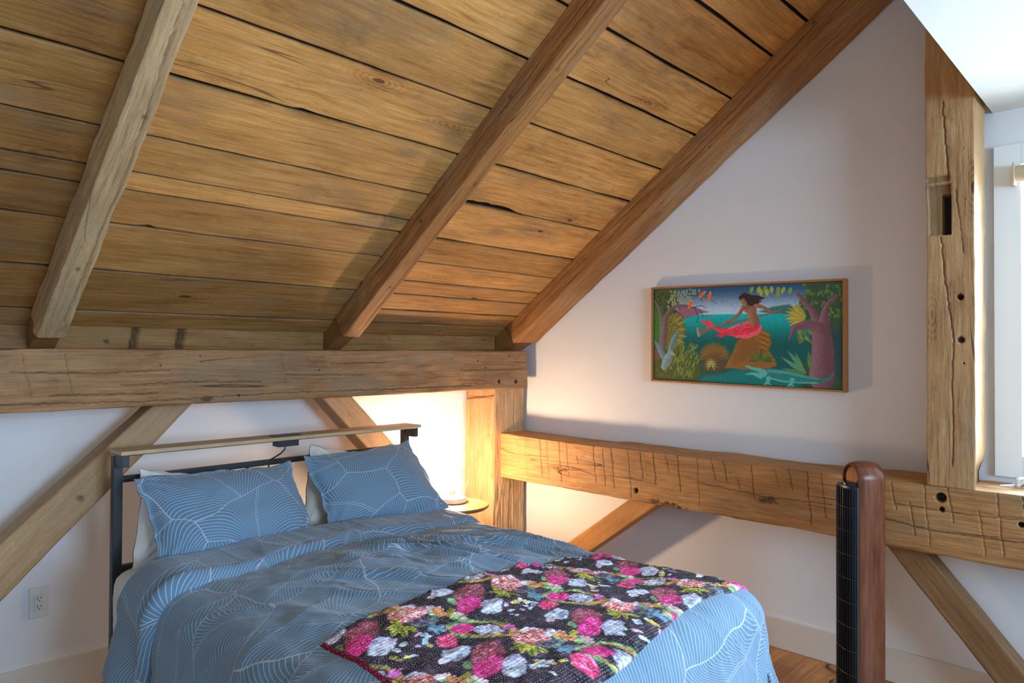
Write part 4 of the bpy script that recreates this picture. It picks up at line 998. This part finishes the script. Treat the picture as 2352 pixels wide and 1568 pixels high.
# quilt at the foot
def quilt_colors(Xq, Yq):
    a1 = np.array([.374, -.037]); b1 = np.array([.168, -.327]); rs = np.random.RandomState(4)
    C = np.zeros(Xq.shape+(3,)); C[:] = (50, 38, 46)
    C = C/255.; C *= (1+.3*fbm(Xq*40, Yq*40, 0, 2, 2))[..., None]
    def lay(m, col): 
        nonlocal C; m = np.clip(m, 0, 1)[..., None]; C = C*(1-m)+np.array(col)/255.*m
    nzx = .006*fbm(Xq*45, Yq*45, 0, 2, 11); nzy = .006*fbm(Xq*45, Yq*45, 5, 2, 12)
    sp = vn(Xq*260, Yq*260, 0, 21); sp2 = vn(Xq*200, Yq*200, 3, 22)
    def ell(cx, cy, rx, ry, rot, col, col2=None, thr=0.0, soft=.12):
        dx, dy = Xq+nzx-cx, Yq+nzy-cy
        sel = (np.abs(dx) < 1.3*max(rx, ry)) & (np.abs(dy) < 1.3*max(rx, ry))
        if not sel.any(): return
        c, s = math.cos(rot), math.sin(rot); u = (dx*c+dy*s)/rx; v = (-dx*s+dy*c)/ry; d = np.hypot(u, v)
        m = sstep(1+soft, 1-soft, d)
        lay(m, col)
        if col2 is not None: lay(m*sstep(thr-.10, thr+.10, sp)*.85, col2)
    def rays(cx, cy, r0, r1, n, a0, a1_, w_, col):
        for i in range(n):
            a = a0+(a1_-a0)*(i/(max(n-1, 1))); ell(cx+(r0+r1)/2*math.cos(a), cy+(r0+r1)/2*math.sin(a), (r1-r0)/2, w_, a, col)
    PK, MR, GR, YG, OR, WH, LV, RD = (222, 36, 118), (134, 52, 66), (112, 160, 96), (164, 160, 52), (206, 124, 56), (206, 204, 218), (150, 142, 186), (196, 62, 52)
    for i in range(-6, 8):
        for j in range(-4, 5):
            o = np.array([1.656, 1.597])+i*a1+j*b1
            if o[0] < .5 or o[0] > 2.9 or o[1] < .7 or o[1] > 2.2: continue
            E = lambda x, y, *k: ell(o[0]+x, o[1]+y, *k)
            E(-.142, .018, .062, .045, .5, MR, (176, 110, 120), .2)
            E(-.195, -.035, .058, .036, .4, PK, (246, 120, 176), .35)
            E(-.140, -.075, .040, .030, .2, LV, WH, -.1); E(-.165, -.10, .038, .026, .0, WH, (150, 176, 206), .3)
            for q in range(16):
                x, y = -.11+.15*(rs.rand()-.3), -.14+.07*(rs.rand()-.5)
                E(x-.02, y, .010, .008, 0, [(200, 196, 206), (150, 190, 200), (216, 190, 90), (190, 150, 180)][q % 4])
            # papaya
            E(-.265, -.165, .098, .052, -.85, GR, (140, 176, 110), .2); E(-.255, -.180, .085, .045, -.85, (198, 150, 62), (210, 120, 60), .2); E(-.262, -.168, .074, .036, -.85, (44, 34, 44))
            E(-.300, -.125, .036, .026, -.6, PK, (250, 110, 170), .4); E(-.256, -.182, .042, .032, -.6, (132, 136, 156), WH, -.05)
            rays(o[0]-.200, o[1]-.212, .0, .02, 7, 0, 5.4, .006, (226, 110, 176))
            E(.0, -.178, .036, .027, .3, (214, 40, 96), (240, 140, 160), .25); E(-.03, -.245, .042, .032, .1, WH, (160, 180, 214), .1)
            rays(o[0]+.012, o[1]-.115, .0, .032, 6, 0, 5.3, .007, (92, 128, 146))
            # orange bloom
            rays(o[0]-.282, o[1]-.02, .004, .032, 5, 2.0, 5.2, .010, (212, 130, 78)); E(-.265, -.03, .018, .012, 0, YG)
            # pineapple with its crown
            E(.028, -.045, .062, .045, .6, (96, 96, 106), (120, 170, 130), .3)
            E(.022, -.035, .052, .036, .6, (60, 52, 66), (130, 120, 150), .3)
            E(0, 0, .056, .048, .2, (196, 92, 84), (236, 200, 200), .05); E(.012, .03, .04, .022, 0, (186, 190, 214), WH, .2)
            E(0, -.003, .047, .040, .2, RD, (240, 206, 200), .0)
            rays(o[0]-.05, o[1]-.045, .0, .052, 5, 1.7, 4.9, .009, YG); rays(o[0]-.05, o[1]-.045, .01, .05, 5, 1.7, 4.9, .003, (92, 104, 40))
            # fan blossoms
            rays(o[0]+.066, o[1]-.04, .006, .034, 8, -1.2, 2.6, .007, (232, 190, 200)); E(.062, -.046, .014, .012, 0, (150, 176, 90))
            rays(o[0]+.098, o[1]-.108, .006, .034, 8, -2.0, 1.8, .007, (230, 178, 186)); E(.092, -.10, .018, .014, 0, (140, 180, 110))
            rays(o[0]+.06, o[1]-.13, .0, .03, 4, 3.2, 5.2, .008, (214, 140, 90))
            E(.085, -.175, .016, .014, 0, (222, 130, 176), WH, .2); E(.125, .035, .018, .013, .4, WH, (236, 160, 170), .1)
            E(.15, -.03, .020, .012, .9, (110, 150, 96)); E(.175, .055, .02, .012, .2, (196, 176, 190))
    # fine coloured tendrils
    g_ = (.72+.5*np.abs(sp2)+.25*fbm(Xq*60, Yq*60, 0, 3, 37))[..., None]; C = C*g_*1.27; k_ = (sstep(.45, .8, sp2)*.45)[..., None]; C = C*(1-k_)+np.array((.55, .50, .56))*k_
    tw = np.abs(fbm(Xq*9, Yq*9, 0, 2, 33)); lay(sstep(.035, .012, tw)*.6*(C.sum(-1) < .5), (104, 150, 120))
    C = np.clip(C, 0, 1); return np.where(C <= .04045, C/12.92, ((C+.055)/1.055)**2.4)
def quilt():
    x0, x1, y0, y1 = 1.05, DX1+.075, 1.13, 1.728
    ps = np.linspace(x0, x1, 560); qs = np.linspace(y1, y0, 232)
    Q, Pp = np.meshgrid(qs, ps, indexing='ij')
    Q = Q - .035*sstep(2.2, 1.3, Pp)*(1.728-Q)/.6
    Q = Q + .010*np.sin(Pp*3.1+.5)*sstep(2.3, 1.9, Pp) + .004*vn(Pp*7, 0, 0, 3); Pp = Pp + .02*(1.73-Q)*-1.0
    X, Y, Z, nx, ny, nz = drape(Pp, Q, 0)
    e = np.minimum(np.minimum(np.arange(232)[:, None], 231-np.arange(232)[:, None])*.0026, np.minimum(np.arange(560)[None], 559-np.arange(560)[None])*.0026)
    edge = np.sqrt(np.clip(1-(1-np.clip(e/.009, 0, 1))**2, 0, 1))
    w_ = wrinkle(Pp, Q)
    pk = .0016*fbm(Pp*22, Q*60, 0, 2, 91) + .0006*np.sin(Q*2*PI/.0125)
    off = w_ + .007 + .012*edge + pk + .004*(1-np.abs(vn(Pp*3, Q*9, 0, 93)))**3
    G = np.stack([X+nx*off, Y+ny*off, Z+nz*off], -1)
    # hem wall down to the duvet and an under side
    def skirt(a, d): return a - np.stack([nx, ny, nz], -1)[0:1]*0 + d
    N = np.stack([nx, ny, nz], -1)
    low = G - N*.014
    top = np.concatenate([low[:1], G, low[-1:]], 0)
    lft = np.concatenate([low[:1, :1], low[:, :1], low[-1:, :1]], 0); rgt = np.concatenate([low[:1, -1:], low[:, -1:], low[-1:, -1:]], 0)
    full = np.concatenate([lft, top, rgt], 1)
    col = quilt_colors(Pp, Q)
    binding = np.array(linc((120, 20, 44)))
    colx = np.concatenate([col[:1], col, col[-1:]], 0); colx = np.concatenate([colx[:, :1], colx, colx[:, -1:]], 1)
    lw = (full[..., 0]*0); n1 = 6
    colx[:, :n1] = binding*(1+.5*np.abs(vn(np.arange(full.shape[0])*.4, 0, 0, 3)))[:, None, None]
    st = np.stack([np.concatenate([Pp[:1], Pp, Pp[-1:]], 0), np.concatenate([Q[:1], Q, Q[-1:]], 0)], -1); st = np.concatenate([st[:, :1], st, st[:, -1:]], 1)
    return grid_mesh('quilt', full, st, None, col=colx)
t = NT('kantha_quilt'); x, y, z = t.sep(t.attr('st', 'Vector'))
row = t.mul(y, 1/.0054); ir = t.math('FLOOR', row); fy = t.absv(t.sub(t.sub(row, ir), .5))
jx = t.add(t.mul(x, 1/.0085), t.add(t.mul(t.math('FRACT', t.mul(t.math('SINE', t.mul(ir, 12.9)), 437.5)), 1), t.mul(t.noise(t.xyz(t.mul(x, 60), t.mul(y, 60), 0), 1, 1), 1.2)))
fx_ = t.absv(t.sub(t.math('FRACT', jx), .5))
dot = t.mul(t.sub(1, t.step(fx_, .10, .22)), t.sub(1, t.step(fy, .12, .26)))
hsh = t.sep(t.vor(t.xyz(jx, ir, 0), 1.0, 'F1', 0.0, '2D')['Color'])[1]
base = t.mix(t.mul(dot, t.add(.12, t.mul(hsh, .62))), t.attr('paint', 'Color'), (.62, .62, .70))
M_quilt = t.done(base, .85, t.bump(t.sub(0, dot), .4, .002), spec=.2)
o = link('quilt', quilt(), M_quilt); tag(o, 'dark stitched throw quilt with pink fruit and flowers across the foot of the bed', 'quilt')

# pillows
def pillow(name, TL, TR, BR, BL, th, m, label, flange=.03, seed=1, n=90, slump=.0, group=None, uvs=.7):
    TL, TR, BR, BL = map(lambda v: np.array(v, float), (TL, TR, BR, BL))
    u = np.linspace(-1, 1, n); v = np.linspace(-1, 1, int(n*.7)); Vv, Uu = np.meshgrid(v, u, indexing='ij')
    a = (Uu+1)/2; b_ = (Vv+1)/2                     # b 0 = top
    base = (TL*(1-a)[..., None]+TR*a[..., None])*(1-b_)[..., None] + (BL*(1-a)[..., None]+BR*a[..., None])*b_[..., None]
    ctr = (TL+TR+BR+BL)/4
    ex = (TR-TL+BR-BL); ex /= np.linalg.norm(ex); ey = (BL-TL+BR-TR); ey /= np.linalg.norm(ey); nn = np.cross(ex, ey); nn /= np.linalg.norm(nn)
    if nn[1] > 0: nn = -nn
    W = np.linalg.norm(TR-TL); H = np.linalg.norm(BL-TL)
    # sides curve inwards between the corners
    pin = .035
    base = base - ex*(Uu*(1-Vv**2)*pin*W*.55*np.abs(Uu)**2)[..., None] - ey*(Vv*(1-Uu**2)*pin*H*.75*np.abs(Vv)**2)[..., None]
    base = base + ex*(.006*fbm(Vv*3, Uu*0+seed, 0, 2, seed)*np.abs(Uu)**4)[..., None] + ey*(.008*fbm(Uu*3, Vv*0+seed, 0, 3, seed+1)*np.abs(Vv)**4)[..., None]
    f = flange; cu = np.clip((1-np.abs(Uu)-f*1.2)/(1-f*1.2), 0, 1); cv = np.clip((1-np.abs(Vv)-f*1.9)/(1-f*1.9), 0, 1)
    prof = (1-(1-cu)**2.6)**.62*(1-(1-cv)**2.4)**.62
    prof = prof*(1+.10*Vv) 
    wr = .006*fbm(Uu*3, Vv*2.3, seed, 3, seed+2)*prof + .0035*(1-np.abs(vn(Uu*14+Vv*3, Vv*2.5, seed, seed+5)))**3*np.clip(1-prof*.6, 0, 1)*sstep(0, .3, prof+.2)
    # gathers running in from the corners
    cd_ = np.minimum(np.hypot(1-np.abs(Uu), (1-np.abs(Vv))*.7), 1); an = np.arctan2((1-np.abs(Vv))*.7, 1-np.abs(Uu)+1e-6)
    wr = wr + .0045*np.sin(an*15+seed)*np.exp(-((cd_-.25)/.18)**2)
    front = base + nn*(prof*th*.55 + wr + .003)[..., None]
    back = base - nn*(prof*th*.45 + .001)[..., None]
    sl = (slump*np.exp(-((Uu)**2)*3)*(1-b_)**2)
    front[..., 2] -= sl; back[..., 2] -= sl
    # flange flutter
    fl = .010*fbm(Uu*4, Vv*4, seed, 2, seed+9)*np.clip(1-prof*3, 0, 1); front += nn*fl[..., None]; back += nn*fl[..., None]
    full = np.concatenate([front, back[::-1][1:-1]], 0)
    st = np.stack([a*W, b_*H], -1); st = np.concatenate([st, st[::-1][1:-1]], 0)
    # close as a tube around v, then close sides by matching
    me = grid_mesh(name, np.transpose(full, (1, 0, 2)), np.transpose(st, (1, 0, 2)), None, closed_v=True, caps=False)
    o = link(name, me, m); tag(o, label, 'pillow', group)
    return o
pillow('white_pillow', (1.045, 3.075, 1.02), (1.66, 3.07, .87), (1.66, 2.93, .66), (.965, 2.93, .655), .17, M_sheet, 'white pillow behind the left blue leaf-print pillow', .0, 21)
pillow('white_pillow', (1.815, 3.075, 1.04), (2.36, 3.075, .90), (2.38, 2.90, .66), (1.655, 2.90, .655), .17, M_linen, 'white pillow behind the right blue leaf-print pillow', .0, 22)
pillow('leaf_print_pillow', (.985, 2.97, .995), (1.66, 2.99, .985), (1.67, 2.76, .672), (1.015, 2.755, .662), .16, M_sham1, 'blue leaf-print pillow leaning on the left half of the headboard', .045, 5)
pillow('leaf_print_pillow', (1.715, 2.98, 1.005), (2.35, 3.00, 1.018), (2.385, 2.70, .70), (1.745, 2.76, .672), .16, M_sham2, 'blue leaf-print pillow on the right half, nearest the glowing lamp', .045, 6)

# ------------------------------------------------------------------ bedside table and lamp
TC = (2.735, 3.04, .621)
tb = empty('bedside_table', (TC[0], TC[1], FZ), 'small round wooden bedside table under the glowing lamp', 'table')
b = MB(); b.lathe(TC, [(.0, -.022), (.175, -.022), (.187, -.014), (.190, -.004), (.187, 0), (.0, 0)], 72, close=False); b.build('tabletop', M_tabletop, tb, smooth=True)
b = MB(); b.lathe((TC[0], TC[1], FZ), [(.17, 0), (.17, .012), (.03, .02), (.022, .03), (.022, .577), (.05, .579)], 40); b.build('pedestal', M_tabletop, tb, smooth=True)
LC = (2.755, 3.095, .621)
lp = empty('globe_lamp', LC, 'lit clear glass globe lamp on the round bedside table', 'lamp')
b = MB(); b.lathe(LC, [(.0, .001), (.078, .001), (.082, .004), (.082, .026), (.079, .030), (.0, .030)], 64, close=False); b.build('base', plain('marble_white', (.62, .60, .57), .4, nz=.08, scale=30), lp, smooth=True)
b = MB(); b.lathe(LC, [(.030, .030), (.030, .036), (.016, .038), (.0155, .066), (.012, .068), (.0, .068)], 30, close=False); b.build('socket', plain('brushed_metal', (.55, .5, .42), .3, 1.0), lp, smooth=True)
pr = []
for i in range(33):
    a = -PI/2+.33 + (PI-.33)*i/32; pr.append((max(.0005, .095*math.cos(a)), .118+.095*math.sin(a)))
b = MB(); b.lathe(LC, pr, 64, close=False); b.build('glass_globe', M_glass, lp, smooth=True)
t = NT('glowing_bulb'); em = t.n('ShaderNodeEmission'); em.inputs[0].default_value = (1.0, .68, .42, 1); em.inputs[1].default_value = LAMP*14
t.t.links.new(em.outputs[0], t.out.inputs[0])
b = MB(); b.lathe(LC, [(.0125, .068), (.014, .080), (.022, .098), (.027, .115), (.0275, .130), (.023, .146), (.013, .157), (.0, .161)], 28, close=False); b.build('bulb', t.m, lp, smooth=True)

# ------------------------------------------------------------------ tower fan
def fan():
    c = Vector((3.088, .951, FZ)); az = math.radians(138.8)
    n = Vector((math.cos(az), math.sin(az), 0)); w_ = Vector((n.y, -n.x, 0))       # n: front, w_: towards its left as seen
    f = empty('tower_fan', c, 'slim tower fan with walnut shell and black grille standing right of the bed', 'fan')
    m = wood('walnut_shell', (.06, .018, .009), (.15, .050, .024), (.26, .095, .048), knots=0, greyamt=0, gv=22, bumpk=.03, blot=.0, crack=0, rough=.28)
    HW, D, zt, z0 = .070, .056, 1.041-FZ+.02, .05     # half width, half depth
    zc = zt-HW
    # shell: an inverted U, outer skin convex from front to back
    path = [(-HW, z) for z in np.linspace(z0, zc, 30)] + [(-HW*math.cos(a), zc+HW*math.sin(a)) for a in np.linspace(0, PI, 33)[1:-1]] + [(HW, z) for z in np.linspace(zc, z0, 30)]
    path = np.array(path); M = len(path); ks = np.linspace(-1, 1, 25)
    G = np.zeros((M, 2*len(ks), 3)); ST = np.zeros((M, 2*len(ks), 2))
    tl = np.gradient(path, axis=0); nl = np.stack([-tl[:, 1], tl[:, 0]], -1); nl /= np.linalg.norm(nl, axis=1, keepdims=True)
    s_ = np.concatenate([[0], np.cumsum(np.hypot(*np.diff(path, axis=0).T))])
    for j, k in enumerate(ks):
        bulge = .016*(math.sqrt(max(0, 1-.92*k*k))-1)
        pj = path + nl*bulge; y_ = -k*D
        G[:, j] = np.array(c)[None] + pj[:, :1]*np.array(w_) + y_*np.array(n) + np.stack([0*s_, 0*s_, pj[:, 1]], -1); ST[:, j] = np.stack([s_, np.full(M, k*.07)], -1)
        pi = path + nl*(-.0165) ; jj = 2*len(ks)-1-j
        G[:, jj] = np.array(c)[None] + pi[:, :1]*np.array(w_) + y_*np.array(n)*.995 + np.stack([0*s_, 0*s_, pi[:, 1]], -1); ST[:, jj] = np.stack([s_, np.full(M, k*.07)], -1)
    me = grid_mesh('wood_shell', G, ST, {'rnd': np.full(G.shape[:2], .4)}, closed_v=True, caps=True); link('wood_shell', me, m, f)
    Mw = Matrix((( w_.x, n.x, 0, c.x), (w_.y, n.y, 0, c.y), (0, 0, 1, c.z), (0, 0, 0, 1)))
    b = MB()
    def body(hw, d0, d1, za, zb):
        # front is a half round column
        pts = [(-.05, d0), (-.05, .052), (-hw, .057)] + [(-hw*math.cos(a), .062+(d1-.062)*math.sin(a)) for a in np.linspace(0, PI, 21)] + [(hw, .057), (.05, .052), (.05, d0)]
        nn_ = len(pts); vs = [Mw @ Vector((x, y, z)) for z in (za, zb) for (x, y) in pts]
        b.add(vs, [tuple(reversed(range(nn_))), tuple(range(nn_, 2*nn_))] + [(i, (i+1) % nn_, nn_+(i+1) % nn_, nn_+i) for i in range(nn_)])
    body(.0665, -.045, .092, .04, .945)
    b.build('body', M_blackpl, f, smooth=True)
    for i in range(15):
        a = PI*(i+1.0)/16.0; x, y = -.0665*math.cos(a), .062+.030*math.sin(a)
        b = MB(); b.box(-.0011, .0011, -.001, .005, .06, .935, Mw @ Matrix.Translation((x, y, 0)) @ Matrix.Rotation(PI/2-a if True else 0, 4, 'Z')); b.build('grille_bar', M_blackpl, f)
    for i in range(9):
        z = .10+i*.095; pts = [Mw @ Vector((-.0705*math.cos(a), .062+.035*math.sin(a), z)) for a in np.linspace(.15, PI-.15, 20)]
        b = MB(); b.tube(pts, .0010, 6); b.build('grille_ring', plain('grille_ring_metal', (.10, .09, .07), .4) if i == 0 else bpy.data.materials['grille_ring_metal'], f, smooth=True)
    # control deck and round wooden badge under the arch
    b = MB(); b.lathe(Mw @ Vector((0, .034, .945)), [(.052, 0), (.052, .008), (.046, .011), (.0, .011)], 32, close=False); b.build('control_deck', plain('glossy_dark_blue_plastic', (.02, .035, .055), .15), f, smooth=True)
    b = MB(); b.lathe(Mw @ Vector((-.014, .058, .956)), [(.007, 0), (.007, .003), (.0, .003)], 20, close=False); b.build('button', M_tabletop, f)
    b = MB()
    pts = [(-.053, .93), (.053, .93)] + [(.053*math.cos(a), zc+.053*math.sin(a)) for a in np.linspace(0, PI, 20)]
    vs = [Mw @ Vector((x, y, z)) for y in (.008, -.03) for (x, z) in pts]; k = len(pts)
    b.add(vs, [tuple(reversed(range(k))), tuple(range(k, 2*k))] + [(i, (i+1) % k, k+(i+1) % k, k+i) for i in range(k)]); b.build('arch_back', plain('dark_teal_plastic', (.012, .04, .06), .3), f)
    ax = (n + Vector((0, 0, .25))).normalized()
    b = MB(); b.lathe(Mw @ Vector((0, .026, zc+.010)), [(.045, 0), (.045, .020), (.042, .022), (.0, .022)], 40, ax, close=False)
    b.build('badge', wood('cork_wood', (.42, .18, .05), (.55, .27, .08), (.66, .38, .14), knots=.2, greyamt=.1, gv=20, bumpk=.1, blot=.3, crack=0, space='obj'), f, smooth=True)
    b = MB(); b.lathe(c, [(.15, 0), (.15, .01), (.13, .018), (.06, .03), (.055, .06), (.0, .06)], 48, close=False); b.build('foot', M_blackpl, f, smooth=True)
    pts = []
    for k in range(30):
        s = k/29; pts.append((3.26+.22*s, 1.10+.10*s+.04*math.sin(s*9), FZ+.006))
    pts = [tuple(c + Vector((.09, .03, .012)))]+pts
    b = MB(); b.tube(pts, .0035, 8); b.build('power_cord', M_blackpl, f, smooth=True)
fan()

# small knotted white cloth lying on the girt at the window
kn = empty('knotted_cord', (3.38, .46, .975), 'small knotted white cord lying on the hewn beam below the window', 'cord')
b = MB(); pts = []
for i in range(60):
    a = i/59*2*PI*2.5; pts.append((3.40+.012*math.cos(a*1.5), .455+.020*math.sin(a), .995+.014*math.cos(a*2.1)))
b.tube(pts, .008, 8); b.build('knot', plain('white_cord', (.72, .74, .76), .8, nz=.15, scale=300, bump=.4), kn, smooth=True)
b = MB(); b.tube([(3.40, .47, .985), (3.39, .495, .98), (3.375, .53, .978)], [.008, .006, .003], 8); b.build('loose_end', bpy.data.materials['white_cord'], kn, smooth=True)
